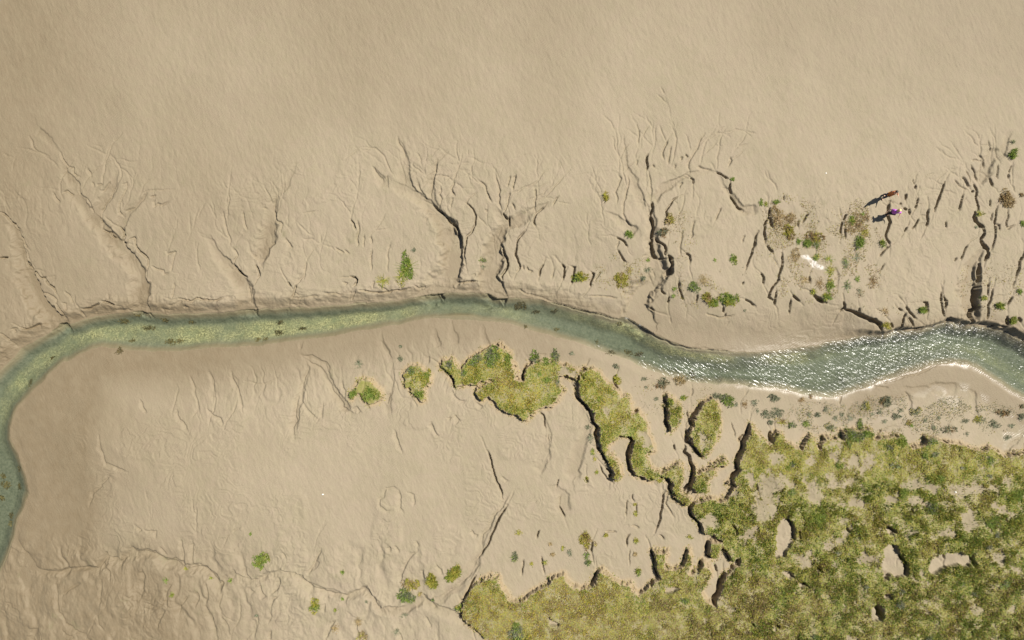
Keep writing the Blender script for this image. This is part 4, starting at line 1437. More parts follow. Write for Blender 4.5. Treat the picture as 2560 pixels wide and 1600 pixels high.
# x y rx ry palette(s) height density | label
PLANTS = '''
1018 668 13 40 gy .28 1.2 | tall narrow strip of green grass, the longest on the mud above the creek
1003 690 12 26 oy .16 .5 | thin yellowish grass fringing the left side of the long green strip
1035 625 5 4 d .15 1.2 | tiny dark green tuft just right of the long green strip's tip
957 704 24 11 oy .12 .4 | sparse yellowish grass spread left of the long green strip's foot
1206 650 8 8 dg .2 1 | grey green tuft on mud left of the winding gully, upper of two
1207 666 6 5 d .15 .8 | grey green tuft on mud left of the winding gully, lower of two
1449 692 19 13 go .32 1.3 | bushy olive green tussock beside three short parallel cracks above the creek
1554 700 20 17 os .28 1.2 | rounded olive and straw tussock left of the deep gully's mouth
1573 676 6 11 os .18 .7 | wisp of straw grass on the upper right of the rounded tussock
1573 585 11 9 g .3 1.4 | compact bright green tussock alone left of the deep black gully
1515 492 5 11 o .35 1.4 | narrow olive tuft with a dark shadow alone on the upper flat
1674 549 10 13 os .35 1.2 | yellowish bush on the right lip of the deep black gully, upper of two
1658 580 12 11 db .35 1.1 | dark spiky bush on the right lip of the deep black gully, lower of two
1834 649 10 12 gy .2 1.2 | fresh green tussock in the middle of the bare terrace right of the gully
1788 650 4 5 g .14 .8 | speck of green grass left of the fresh green tussock on the terrace
1620 673 12 8 d .16 .6 | sparse grey green growth inside the left edge of the deep gully
1608 695 7 6 d .2 1 | small grey green tuft left of the deep gully's lower mouth
1622 649 5 4 g .15 1 | tiny green tuft on the left edge of the wide black gully
1735 719 13 14 gd .24 1.1 | green tussock under a straw patch on the bank right of the gully
1757 700 20 13 s .12 .35 | thin straw coloured patch on the bank right of the gully
1767 745 10 13 ob .3 1.3 | dark olive tussock on the bank, left of a broad green one
1783 757 10 14 go .3 1.2 | slanting olive green tussock squeezed against the broad green one
1822 748 23 18 go .32 1.2 | broadest green tussock on the bank right of the deep gully
1687 722 5 6 g .15 1 | small green tuft right of the gully mouth, upper of two
1683 740 4 7 g .14 .8 | small green tuft right of the gully mouth, lower of two
1861 776 4 4 d .14 .9 | dark speck of a plant below the broad green tussock
1832 448 6 5 g .2 1.1 | small green tuft at the top of the curved dark crack
1902 506 5 8 g .18 1 | green sprig left of the heathy clumps at the crack's end
1915 510 4 7 go .18 .9 | green sprig touching the heathy clumps at the crack's end
1941 505 7 5 g .3 1.3 | round green tuft alone above the brown heathy clumps
1945 545 20 30 bs .2 .8 | wide brown heathy clump with a black crack on its left
1978 548 14 22 bs .18 .7 | brown heathy clump in the upper middle of the right terrace
1973 580 15 20 ob .25 1.2 | olive brown bush below the heathy clumps on the right terrace
1997 604 8 7 g .18 1 | green tuft linking the olive bush to the brown clump on its right
2036 594 22 18 bo .22 .9 | brown and olive heathy clump right of the olive bush
2018 607 14 9 g .26 1.1 | green patch along the lower left edge of the brown clump
2040 611 6 9 gd .24 1.1 | dark green tuft at the foot of the brown heathy clump
1986 640 14 20 sb .2 .8 | straw coloured heath along the upper left of the white sand
2040 643 12 9 go .18 .8 | green tuft curling along the top of the white sand
2072 648 16 6 go .1 .4 | sparse ring of green growth right of the white sand
2076 676 7 22 oy .16 .7 | yellow green fringe down the right side of the white sand
2075 712 10 16 go .22 1 | yellow green growth between white sand and the bare gulley path
2050 708 16 16 sb .14 .5 | straw growth on the hollow beneath the white sand
2066 742 15 9 og .24 1.1 | olive growth overhanging the dark bank below the white sand
2034 730 8 7 oy .26 1.2 | golden olive tuft on the edge of the bank below the white sand
2012 700 14 14 s .1 .35 | pale straw stubble at the lower left of the white sand
2138 560 24 26 bs .2 .7 | brown heath patch close to the two walkers
2130 552 6 17 gy .22 1 | light green streak through the brown heath by the walkers
2147 604 9 21 gd .34 1.3 | dark green upright bush below the brown heath near the walkers
2166 544 12 8 bs .2 .8 | brown tuft touching the shadow of the walker in purple
2160 582 13 14 bo .16 .6 | brownish green growth on the right of the heath by the walkers
2156 536 5 4 g .14 1 | green speck on the top edge of the heath by the walkers
2204 609 8 7 gy .35 1.5 | bright green tuft beside the long crack below the walkers
2446 534 11 6 og .3 1.2 | olive tuft bridging the dark meandering gully on the right
2515 498 18 24 bs .32 1 | big round brown bush near the right edge of the flat
2531 385 9 12 g .34 1.5 | dark green bush on the upper right of the flat, larger of two
2532 355 6 5 gd .22 1.2 | dark green tuft on the upper right of the flat, smaller of two
2554 488 7 5 bd .2 1 | small brown tuft at the frame's right edge beside the brown bush
2556 558 5 9 g .2 1.1 | green sprig at the frame's right edge below the brown bush
2440 568 4 6 d .16 .8 | dark sprig on the left bank of the meandering gully
2112 658 5 16 dg .16 .8 | dark green arc of growth on the path right of the white sand
2140 642 16 5 d .1 .4 | faint grey growth closing the arc on the muddy path
2118 714 6 17 dg .18 .9 | dark slanting streak of plants on the muddy path above the bank
2143 697 8 9 g .14 .8 | green specks above the slanting streak on the muddy path
2150 732 12 14 db .1 .35 | thin grey growth at the edge of the big bare terrace
2182 704 11 20 b .12 .45 | thin brown stubble along the big bare terrace's left edge
2304 775 9 8 gy .35 1.6 | bright green tuft on the terrace beside a short black crack
2499 764 10 7 gy .35 1.6 | bright green tuft right of the widest black gully, largest there
2547 728 7 6 gy .25 1.4 | bright green tuft near the right edge, uppermost right of the gully
2460 745 8 6 og .2 1 | dull green tuft touching the widest black gully's right lip
2531 802 10 9 y .3 1.5 | yellow green tuft on the right edge's dark bank above the water
2216 814 13 8 ob .24 .9 | olive growth on the fallen bank block beside the water
2210 778 14 12 bs .1 .35 | thin straw stubble on the terrace above the fallen bank block
1002 896 8 6 d .22 1 | small dark tuft above the oval grassy hummock
897 910 9 15 d .1 .4 | sparse grey growth on the slope left of the hummocks
1002 866 4 3 d .14 1 | tiny dark tuft on the tan slope close below the creek
1124 912 10 9 gd .26 1.1 | dark green shrub on the left horn of the central turf
1185 905 12 12 gd .28 1.2 | green shrub on the upper left of the central turf
1195 893 10 9 gd .28 1.2 | dark round shrub on the central turf's upper rim
1232 884 22 17 gd .32 1.3 | big dark green shrub on the central turf's upper rim
1228 908 14 9 gd .26 1.1 | shrub below the big one on the central turf's rim
1160 930 9 8 gd .24 1 | shrub low on the left arm of the central turf
1272 895 8 12 go .26 1.1 | shrub on the right rim of the central turf before the black notch
1338 893 12 18 gd .30 1.2 | left shrub of two on the turf right of the black notch
1388 890 11 17 gd .30 1.2 | right shrub of two on the turf right of the black notch
1365 903 10 10 g .24 1 | bright tuft between the two shrubs right of the black notch
1368 949 11 6 g .2 1 | low green tuft in the middle of the turf by the pink bare patch
1349 935 5 7 g .2 1 | small green tuft in the turf below the two shrubs
1394 952 4 12 d .2 1 | dark streak of plants on the left edge of the pink bare patch
1452 953 6 6 og .2 1 | olive tuft on the right of the pink bare patch
1430 883 7 4 d .2 1 | lone small green tuft between the turf and the creek
1539 915 7 6 d .24 1 | small dark tuft on the sand above the right turf tongue
1543 949 9 13 oy .25 1 | yellow green growth on a dark slit right of the turf tongue
1611 947 7 5 d .2 1.1 | small grey green tuft on sand, upper of two below the creek
1615 968 5 4 d .16 .9 | small grey green tuft on sand, lower of two below the creek
1656 958 17 13 db .32 1 | spiky grey green bush left of the point where ripples start
1703 950 17 13 sd .32 1 | straw coloured bush at the water's edge where ripples start
1692 925 5 8 d .24 1.1 | dark tuft standing at the water's edge where ripples start
1640 998 6 4 d .18 1 | small dark tuft on sand between the bush and the leaf shaped islet
1709 994 10 6 og .2 1 | low olive tuft between the two turf islets
1698 1053 6 6 d .16 .8 | small tuft right of the leaf shaped islet's lower end
1818 1001 17 17 gd .32 1.3 | large bright green shrub above the oval turf islet
1790 990 13 8 d .24 1.1 | grey green shrub joined to the left of the large bright one
1886 1006 11 8 d .2 .8 | grey green shrub right of the large bright one
1862 1010 8 10 b .12 .5 | sparse brownish growth between two grey green shrubs
1915 1036 12 14 d .2 .7 | loose grey green shrub above the broad marsh's left corner
1893 1028 7 7 d .12 .5 | faint grey sprigs left of the loose shrub
1840 1012 5 8 d .12 .6 | faint sprigs under the large bright shrub
1497 994 6 7 og .2 1 | olive tuft at the right rim of the turf tongue
1935 994 13 9 d .26 1 | grey green bush just below the shore, first right of the rocky spit
1941 1032 20 11 d .22 .9 | wide grey green bush above the first marsh notches
1955 1054 18 9 ob .14 .5 | sparse olive growth under the wide bush above the notches
1927 1056 8 6 d .2 .9 | small tuft at the left end of the shore strip
1981 1062 10 9 gd .24 1.1 | green tuft above the first tan slope of the marsh edge
2015 1060 9 7 g .26 1.2 | bright green tuft above the second marsh notch
2023 1037 6 5 d .18 .9 | left of a small pair of grey tufts on the shore strip
2043 1037 8 6 d .2 .9 | right of a small pair of grey tufts on the shore strip
2064 1023 6 7 d .2 .9 | lone upright tuft on the smooth shore strip
2076 1067 15 11 do .24 .9 | wide star shaped tuft left of the dark marsh shrubs
2005 1000 12 6 b .1 .5 | thin brown stubble on the smooth shore by the water
2026 993 4 7 b .2 .9 | brown stalks standing at the waterline above the smooth shore
2103 1035 9 5 d .16 .8 | flat grey tuft under the left end of the shining mud
2163 1016 16 10 do .26 .9 | large olive grey bush beside the left end of the shining mud
2179 1034 6 5 d .16 .8 | little tuft below the olive grey bush by the shining mud
2214 1003 15 11 db .34 1.1 | dark spiky bush standing nearest the sand bar
2198 1030 8 6 d .2 .9 | little dark tuft below the spiky bush by the sand bar
2240 1040 12 9 d .2 .8 | grey tuft on the shore strip below the middle of the sand bar
2251 1026 7 6 d .16 .8 | small tuft above the grey one below the sand bar
2290 1029 13 12 do .26 .9 | round olive bush beside the thin rivulet through the shining mud
2150 1060 8 12 gd .26 1.1 | upright dark tuft on top of the dark marsh shrubs
2126 1044 12 8 d .14 .6 | sparse grey sprigs left of the upright dark tuft
2272 1056 10 6 ob .18 .8 | olive tuft in the middle of the shore strip
2278 1063 5 4 g .16 1 | green dot beside the olive tuft on the shore strip
2311 1051 7 6 d .16 .8 | small grey tuft right of the shore strip's middle
2346 1045 6 6 d .16 .8 | small grey tuft under the shining mud's dull middle
2333 1068 5 8 d .16 .8 | narrow grey tuft right of the shore strip's middle
2372 1073 19 10 db .22 .8 | long sprawling grey bush above the marsh's right slope
2413 1052 8 6 d .18 .8 | small bush between the rivulet tip and the sprawling bush
2446 1048 15 9 do .2 .8 | wide olive bush at the tip of the right rivulet
2486 1060 17 10 d .2 .8 | wide grey bush near the right end of the shore strip
2507 1032 16 10 bd .26 .9 | brownish bush in front of the brightest mud on the right
2552 1043 8 10 d .26 1 | dark bush at the right edge of the picture on the strip
2555 1016 6 9 bd .22 .9 | brown tuft at the right edge beside the brightest mud
2416 1084 6 6 d .14 .8 | faint dark tuft just above the long tan marsh slope
2518 1094 9 6 d .16 .8 | low tuft left of the steep black notch on the right
2528 1065 9 7 d .14 .6 | thin sprigs under the wide grey bush on the right
2211 1054 7 5 d .14 .7 | thin sprigs between the little tuft and the marsh shrubs
2088 1045 9 6 d .12 .5 | thin sprigs right of the small pair of grey tufts
2124 1087 24 17 gd .34 1.3 | darkest broad shrub on the marsh rim below the shore strip
2158 1083 16 10 g .28 1.2 | green shrub right of the darkest one on the marsh rim
2115 1110 8 5 gd .24 1.1 | small shrub tucked under the darkest one on the marsh rim
2245 1100 16 14 gy .26 1.1 | yellow green shrub mass on the marsh rim's middle bulge
2215 1115 8 7 gd .24 1.1 | small dark shrub left of the yellow green mass
2320 1100 12 9 gd .26 1.1 | green shrub behind the black notch in the marsh rim
2302 1133 8 10 g .26 1.1 | green shrub inside the marsh below the black notch, left of a pair
2325 1132 9 8 gd .24 1.1 | green shrub inside the marsh below the black notch, right of a pair
2334 1152 6 5 y .2 1.1 | bright yellow green dot below the pair of marsh shrubs
2089 1160 10 9 g .24 1.1 | green tuft left of the bare oval in the upper marsh
1962 1167 6 6 y .24 1.2 | bright tuft in the upper left marsh beside bare mud
1974 1158 8 8 gd .2 1 | dark tuft beside the bright one in the upper left marsh
2340 1192 9 10 gy .26 1.2 | brightest green tuft above the long bare path in the marsh
2392 1165 5 4 d .22 1.2 | dark round dot of a plant on the straw coloured marsh
2463 1148 9 11 gd .24 1 | dark tuft under the long tan slope of the marsh edge
2461 1188 8 5 d .22 1.1 | dark low tuft on the straw coloured marsh right of the dot
2222 1160 6 6 d .2 1 | small dark tuft in the middle of the upper marsh
2236 1162 8 4 gd .2 1 | low green tuft next to the small dark one in the upper marsh
652 1401 20 21 gy .3 1.2 | bright green tussock alone on the mud in the lower left
788 1515 14 19 go .28 .9 | spiky green and straw tussock near the bottom left centre
1016 1490 21 18 gd .34 1.3 | dark green front of the two tone tussock near the winding rill
1026 1462 20 16 so .3 1.1 | straw coloured back of the two tone tussock near the winding rill
1080 1452 13 18 oy .4 1.5 | narrow yellow tussock between the two tone one and the twin lobed one
1128 1439 13 14 oy .36 1.4 | left lobe of the twin yellow tussock
1141 1428 10 20 oy .36 1.3 | right lobe of the twin yellow tussock
1148 1517 8 8 og .34 1.5 | small round tussock touching the big marsh's lower left tip
905 1590 12 14 so .24 .8 | straw tussock cut by the bottom edge of the picture
896 1555 6 14 s .14 .6 | straw wisp running up from the bottom edge tussock
838 1572 7 13 s .16 .6 | lone straw wisp near the bottom edge
857 1431 4 5 g .18 1.2 | tiny green sprig above the lower rill
856 1499 5 6 g .14 .7 | faint green sprig below the lower rill
838 1526 7 4 y .1 .5 | faint yellowish sprig right of the spiky green tussock
916 1504 4 4 d .14 .9 | faint grey sprig near the rill's bend
1082 1500 4 4 dg .22 1.3 | tiny dark tuft where two rills meet by the marsh tip
1050 1485 6 8 so .16 .8 | straw tuft at the right foot of the two tone tussock
1010 1540 11 6 d .1 .5 | thin grey sprigs below the curve of the rill
992 1580 10 12 d .1 .4 | thin grey growth at the bottom right of the rill
642 1538 4 4 d .18 1.2 | tiny dark tuft low in the bottom left
431 1486 6 8 y .14 .8 | yellow sprig in the bottom left among shallow rills
415 1451 8 10 g .08 .4 | faint green film in the bottom left beside a rill
573 1454 6 6 g .14 .8 | green sprig at a fork of the lower left rill
525 1448 5 4 y .14 .7 | yellow green sprig left of the fork of the lower rill
460 1425 9 5 oy .1 .5 | yellow growth at a bend of the lower rill
627 1335 3 4 g .16 1.2 | green speck above the bright lone tussock
1288 1391 6 11 gd .36 1.4 | leaning dark green tuft left of the scattered tufts on the lower flat
1296 1331 9 7 o .12 .8 | flat olive tuft topmost on the left of the lower flat
1329 1409 5 7 o .14 .8 | olive sprig right of the leaning dark tuft
1363 1406 10 5 og .14 .7 | spread olive sprig above the marsh's leftmost scallop
1375 1359 5 5 s .14 1 | pale straw tuft, upper of two above the scallops
1382 1386 7 5 s .14 1 | pale straw tuft, lower of two above the scallops
1408 1371 4 8 og .16 .9 | upright olive sprig, left of a pair on the lower flat
1424 1381 5 9 d .16 .8 | upright grey sprig, right of a pair on the lower flat
1462 1345 12 19 ob .3 1.1 | star shaped olive tussock heading the chain on the lower flat
1467 1365 7 10 ob .24 1 | middle link of the olive chain on the lower flat
1468 1389 7 11 gd .26 1.1 | lower link of the olive chain on the lower flat
1470 1406 8 8 gd .26 1.1 | last dark tuft of the olive chain on the lower flat
1478 1352 5 4 s .16 .9 | straw tip right of the star shaped tussock
1489 1361 4 6 so .16 .9 | straw tuft above the short black crack on the lower flat
1515 1338 5 6 o .24 1.2 | olive tuft at the left end of a curved crack
1590 1352 6 8 oy .24 1.2 | yellow olive tuft right of a short curved crack
1596 1428 6 11 go .30 1.3 | upright green tuft in the bay between two marsh fingers
1588 1385 5 7 s .14 .9 | straw tuft above the bay between two marsh fingers
1724 1341 8 5 oy .16 .8 | low yellow tuft alone right of the bay
1587 1260 4 5 o .16 1 | olive sprig on the short dark trail in the middle flat, upper
1589 1283 6 6 og .18 1 | olive sprig on the short dark trail in the middle flat, lower
1466 1198 5 8 o .22 1.2 | olive tuft beside a dark slit left of the turf tongue's foot
1492 1180 5 6 og .14 .8 | small olive sprig left of the turf tongue's foot
1487 1147 5 6 o .14 .9 | olive sprig hanging left of the turf tongue's lower finger
1648 1201 9 5 oy .16 .8 | yellow olive sprig below the turf neck
1477 1094 5 13 d .14 .7 | long grey sprig on the flat left of the turf cliff
1469 1068 7 7 d .16 .8 | grey sprig above the long one left of the turf cliff
1482 1130 4 10 og .12 .7 | thin sprig below the long grey one left of the turf cliff
926 984 22 19 gy .26 1.2 | bright green crown of the left turf hummock
884 984 9 12 gy .24 1.1 | green side tuft left of the left turf hummock
1027 925 10 12 gd .22 1 | dark green cap at the top of the right turf hummock
1050 985 12 12 gy .24 1.1 | green foot of the right turf hummock
1070 935 8 12 go .24 1 | olive shoulder on the right turf hummock
1290 1575 16 26 gd .3 1.2 | dark green tall grass clump at the marsh's bottom edge
1708 1495 10 7 gd .28 1.2 | dark green tuft in the lower marsh left of the long bare slot
1975 1226 10 9 gd .26 1.1 | dark clump left of the marsh's bare pans
2089 1375 6 5 gd .3 1.5 | round dark dot left of the large bare pan
2240 1504 10 10 d .3 1.3 | dark bush right of the narrow bare pit
2426 1477 5 6 d .3 1.3 | small dark dot of a shrub in the right marsh
2393 1452 6 6 gd .28 1.3 | dark dot under the wide bare pan
2481 1332 6 8 d .3 1.3 | dark upright dot right of the marsh's middle
2459 1362 6 6 d .3 1.3 | dark dot below the upright one right of the marsh's middle
2245 1472 8 6 d .26 1.2 | dark low tuft above the bush by the narrow pit
2155 1458 5 5 d .24 1.2 | dark dot of a plant below the large bare pan
2500 1455 14 10 gd .26 1.1 | dark cluster right of the wide bare pan
2470 1300 16 18 gd .3 1.1 | large dark green clump in the right marsh
2322 1265 16 14 gd .28 1.1 | lush green clump above the marsh's middle
2250 1228 14 12 gy .26 1.1 | lush clump between two bare mud patches
2525 1236 20 18 gy .26 1.1 | lush yellow green clump at the right end of the bare path
2040 1290 22 16 gy .24 1.1 | broad lush clump right of the tall left pan
2030 1585 10 8 gd .26 1.1 | dark clump at the bottom edge below the pale hollow
2310 1590 12 9 gd .28 1.2 | dark clump at the bottom edge right of the narrow pit
'''
WEED = '''
374 820 14 6 | double lobed brown weed clump in the middle of the left reach
312 802 15 5 | long brown weed clump near the north bank of the left reach
345 787 9 4 | dark weed wisp nearest the mouth of the second gully
413 800 10 5 | brown weed clump right of the double lobed one
426 856 14 8 | largest weed clump by the south shore of the left reach
450 853 8 6 | weed clump joined to the right of the largest one
332 852 6 4 | small round weed clump left of the largest one
299 877 9 8 | stranded weed clump at the south waterline
131 894 5 3 | tiny weed clump in the bright bend
76 958 4 9 | reddish weed streak along the inner edge of the bend
480 805 10 4 | faint weed clump right of the brown ones
697 833 12 6 | dark oval weed clump by the south shore left of centre
758 822 9 3 | thin flat weed clump right of the dark oval one
700 806 8 5 | pale weed clump above the dark oval one
645 849 7 5 | weed clump at the shore left of the dark oval one
665 847 6 4 | small weed clump between the shore one and the oval one
1301 764 14 11 | black weed clump under the north bank at the bend
1341 779 10 4 | flat dark weed clump right of the black one
1388 777 8 3 | thin weed wisp under the north bank right of the flat one
1392 824 7 5 | reddish weed clump on the south side past the bend
1314 817 3 4 | tiny dark weed clump at the south shore past the bend
1549 809 9 4 | brown weed clump in the bright band before the right bank turns
1492 855 6 6 | brown weed clump in mid stream before the ripples
1526 882 11 6 | left clump of the weed row by the south shore
1571 882 11 8 | middle clump of the weed row by the south shore
1597 886 12 6 | right clump of the weed row by the south shore
1730 938 7 11 | rust brown weed standing where the ripples start
16 1212 11 11 | big dark weed clump at the left edge of the picture
9 1190 7 8 | dark weed clump above the big one at the left edge
49 1216 4 9 | narrow weed clump near the inner shore of the left reach
5 1244 7 8 | weed clump cut by the left edge below the big one
48 1172 5 7 | small weed clump by the inner shore above the narrow one
29 1288 8 7 | brown weed clump low in the left reach, upper of two
27 1309 8 6 | brown weed clump low in the left reach, lower of two
'''


def scatter(x, y, rx, ry, n, zoff=0.0):
    cx_, cy_ = W2(x, y)
    a = rng.uniform(0, 2 * math.pi, n)
    rr = np.sqrt(rng.uniform(0, 1, n))
    lob = 1 + .30 * np.sin(a * 2 + rng.uniform(0, 6)) + .22 * np.sin(a * 3 + rng.uniform(0, 6)) + .16 * np.sin(a * 5 + rng.uniform(0, 6)) + .1 * np.sin(a * 9 + rng.uniform(0, 6))
    X = cx_ + np.minimum(rr * lob, 1.08) * np.cos(a) * rx * S
    Y = cy_ + np.minimum(rr * lob, 1.08) * np.sin(a) * ry * S
    return cx_, cy_, X, Y, rr


KINDS = {'g': ('grass_tussock', 'grass tussock'), 'o': ('grass_tussock', 'grass tussock'), 'y': ('grass_tussock', 'grass tussock'),
         's': ('straw_tussock', 'dry grass'), 'b': ('heath_shrub', 'shrub'), 'd': ('saltmarsh_shrub', 'shrub')}


def plant(x, y, rx, ry, pal, h, den, label):
    area = math.pi * rx * ry * S * S
    n = int(max(26, area * 620 * den))
    cx_, cy_, X, Y, rr = scatter(x, y, rx, ry, n)
    # uneven: thin out by noise so mud shows through
    kn = vnoise(X * 6.5, Y * 6.5, int(x)) > (-.14 if den > .9 else .08 if den > .55 else .15)
    kn |= rng.uniform(0, 1, n) < .25
    X, Y, rr = X[kn], Y[kn], rr[kn]
    n = len(X)
    zc = float(hsample(H, cx_, cy_))
    Z = hsample(H, X, Y) - .015
    dome = (1 - .65 * rr ** 2)
    hh_ = h * dome * rng.uniform(.45, 1.1, n)
    ln = hh_ * rng.uniform(.35, .95, n) + .05
    wd = rng.uniform(.03, .055, n)
    second = pal[1] if len(pal) > 1 else None
    nm, cat = KINDS[pal[0]]
    grp = {'grass_tussock': 'green tussocks scattered over the mud and turf', 'straw_tussock': 'dry straw tussocks on the mud',
           'heath_shrub': 'brown heathy clumps on the terraces', 'saltmarsh_shrub': 'grey green shrubs along the shore and marsh'}[nm]
    org = (cx_, cy_, zc)
    # a few long runners tie the plant together
    a_ = rng.uniform(0, 2 * math.pi, 28)
    q_ = np.zeros(28)
    X = np.concatenate([X, cx_ + np.cos(a_) * rx * S * q_])
    Y = np.concatenate([Y, cy_ + np.sin(a_) * ry * S * q_])
    Z = np.concatenate([Z, hsample(H, X[n:], Y[n:]) + .01])
    hh_ = np.concatenate([hh_, np.full(28, .05)])
    ln = np.concatenate([ln, np.full(28, .95 * max(rx, ry) * S)])
    wd = np.concatenate([wd, np.full(28, .022)])
    n += 28
    m2 = None
    if second:
        m2 = (vnoise(X * 3.1, Y * 3.1, int(y) + 3) + rng.uniform(-.5, .5, n)) > .12
        m2[-28:] = np.arange(28) % 2 == 0
    if second and max(rx, ry) >= 12 and m2.sum() > 8 and (~m2).sum() > 8:
        root = bpy.data.objects.new(nm, None)
        C.objects.link(root)
        root.location = org
        root.empty_display_size = .2
        p1 = 'leaves' if pal[0] not in 'sb' else 'dry_stems'
        p2 = 'leaves' if second not in 'sb' else 'dry_stems'
        if p2 == p1:
            p2 = 'young_shoots' if p1 == 'leaves' else 'dead_twigs'
        for q, msk, pn in ((pal[0], ~m2, p1), (second, m2, p2)):
            d_ = blades(X[msk], Y[msk], Z[msk], hh_[msk], wd[msk], ln[msk], pick(q, int(msk.sum())))
            leaf_obj(pn, d_, root, org)
        ob = root
    else:
        cols_ = pick(pal[0], n)
        if second:
            cols_[m2] = pick(second, n)[m2]
        ob = leaf_obj(nm, blades(X, Y, Z, hh_, wd, ln, cols_), None, org)
        ob.location = org
    tag(ob, label, cat, grp)


for ln in PLANTS.strip().splitlines():
    nums, lab = ln.split('|')
    q = nums.split()
    plant(float(q[0]), float(q[1]), float(q[2]), float(q[3]), q[4], float(q[5]), float(q[6]), lab.strip())

# thin glasswort and debris between the clumps: far too many to count
nsp = 140000
X = rng.uniform(5, 37, nsp)
Y = rng.uniform(-9, 10, nsp)
zone = np.zeros(nsp)
for zx, zy, zr1, zr2, zd in ((2260, 1045, 340, 56, 1.8), (2130, 640, 85, 130, 1.0), (2010, 640, 120, 125, 1.3), (1970, 560, 70, 75, 1.5), (2140, 560, 55, 60, 1.5), (2060, 700, 45, 60, 1.3), (2040, 595, 50, 40, 1.3), (1800, 720, 130, 60, .6), (1560, 690, 90, 60, .45),
                             (1700, 600, 40, 110, .4), (1700, 990, 120, 60, .3), (2480, 720, 110, 90, .3), (1990, 560, 120, 60, .5), (2190, 780, 60, 40, .5)):
    c_ = P(zx, zy, -.4)
    zone = np.maximum(zone, zd * (1 - sm(np.hypot((X - c_[0]) / (zr1 * S), (Y - c_[1]) / (zr2 * S)), .55, 1.1)))
zone *= sm(fbm(X, Y, 1.1, 4, 700), -.15, .75)
k_ = (rng.uniform(0, 1, nsp) < np.minimum(1, zone * 1.1)) & (hsample(H, X, Y) > WATER + .05) & (hsample(SD, X, Y) < .02)
X, Y = X[k_], Y[k_]
n = len(X)
cc = pick('d', n)
rr_ = rng.uniform(0, 1, n)
hz = (Y > -5.5)
k1 = hz & (rr_ < .62) | (rr_ < .25)
cc[k1] = (pick('s', n) * .5 + pick('b', n) * .5)[k1]
k2 = rr_ > np.where(hz, .74, .85)
cc[k2] = pick('o', n)[k2]
ob = leaf_obj('glasswort_sprigs', blades(X, Y, hsample(H, X, Y) - .01, rng.uniform(.02, .09, n), rng.uniform(.02, .045, n), rng.uniform(.04, .12, n), cc))
tag(ob, 'thin grey green and brown sprigs sprinkled over the bare mud', 'ground cover', kind='stuff')

for ln in WEED.strip().splitlines():
    nums, lab = ln.split('|')
    x, y, rx, ry = [float(q) for q in nums.split()]
    n = int(max(30, math.pi * rx * ry * S * S * 420))
    cx_, cy_, X, Y, rr = scatter(x, y, rx, ry, n)
    zc = float(hsample(H, cx_, cy_))
    Z = hsample(H, X, Y)
    hh_ = np.minimum(rng.uniform(.02, .09, n), np.maximum(.02, WATER - .02 - Z))
    X = np.concatenate([X, np.full(8, cx_)])
    Y = np.concatenate([Y, np.full(8, cy_)])
    Z = np.concatenate([Z, np.full(8, zc)])
    hh_ = np.concatenate([hh_, np.full(8, .03)])
    lw = np.concatenate([rng.uniform(.06, .16, n), np.full(8, .9 * max(rx, ry) * S)])
    n += 8
    hh_ = np.where(Z > WATER, .05, hh_)
    ob = leaf_obj('seaweed_clump', blades(X, Y, Z, hh_, rng.uniform(.03, .07, n), lw, pick('w', n) * rng.uniform(.9, 1.8)), None, (cx_, cy_, zc))
    ob.location = (cx_, cy_, zc)
    tag(ob, lab, 'seaweed', 'weed clumps on the creek bed')

# a few pale stones
m_st, t_ = new_mat('pale_stone')
b = NB(t_)
p = b.n('BsdfPrincipled')
b.l(b.mix(b.noise(b.n('NewGeometry').outputs['Position'], 14), (.50, .47, .42), (.62, .60, .55)), p.inputs['Base Color'])
p.inputs['Roughness'].default_value = .7
o = b.n('OutputMaterial')
b.l(p.outputs[0], o.inputs['Surface'])
import bmesh
for x, y, r_, lab in ((807, 1236, .06, 'pale stone lying alone on the smooth dry mud left of the shallow ring'),
                      (2379, 1226, .07, 'pale flat stone on the grass at the start of the bare path in the marsh'),
                      (2065, 433, .045, 'pale stone alone on the open upper flat left of the walkers')):
    bm = bmesh.new()
    bmesh.ops.create_icosphere(bm, subdivisions=2, radius=r_)
    for v_ in bm.verts:
        k_ = 1 + random.uniform(-.14, .14)
        v_.co = Vector((v_.co.x * 1.25 * k_, v_.co.y * .9 * k_, v_.co.z * .6 * k_))
    me = bpy.data.meshes.new('stone')
    bm.to_mesh(me)
    bm.free()
    me.materials.append(m_st)
    ob = bpy.data.objects.new('stone', me)
    C.objects.link(ob)
    X, Y = W2(x, y)
    ob.location = (X, Y, float(hsample(H, X, Y)) + r_ * .3)
    tag(ob, lab, 'stone')

# ------------------------------------------------------------------ the two walkers
def plain(name, colr, rough_=.75, spec=.25, var=.12, scale=18):
    m, t = new_mat(name)
    b = NB(t)
    colr = tuple(q * ALB for q in colr)
    p = b.n('BsdfPrincipled')
    tc = b.n('TexCoord').outputs['Object']
    c2 = tuple(min(1, q * (1 + var)) for q in colr)
    c1 = tuple(q * (1 - var) for q in colr)
    b.l(b.mix(b.noise(tc, scale, 3), c1, c2), p.inputs['Base Color'])
    p.inputs['Roughness'].default_value = rough_
    p.inputs['Specular IOR Level'].default_value = spec
    o = b.n('OutputMaterial')
    b.l(p.outputs[0], o.inputs['Surface'])
    return m


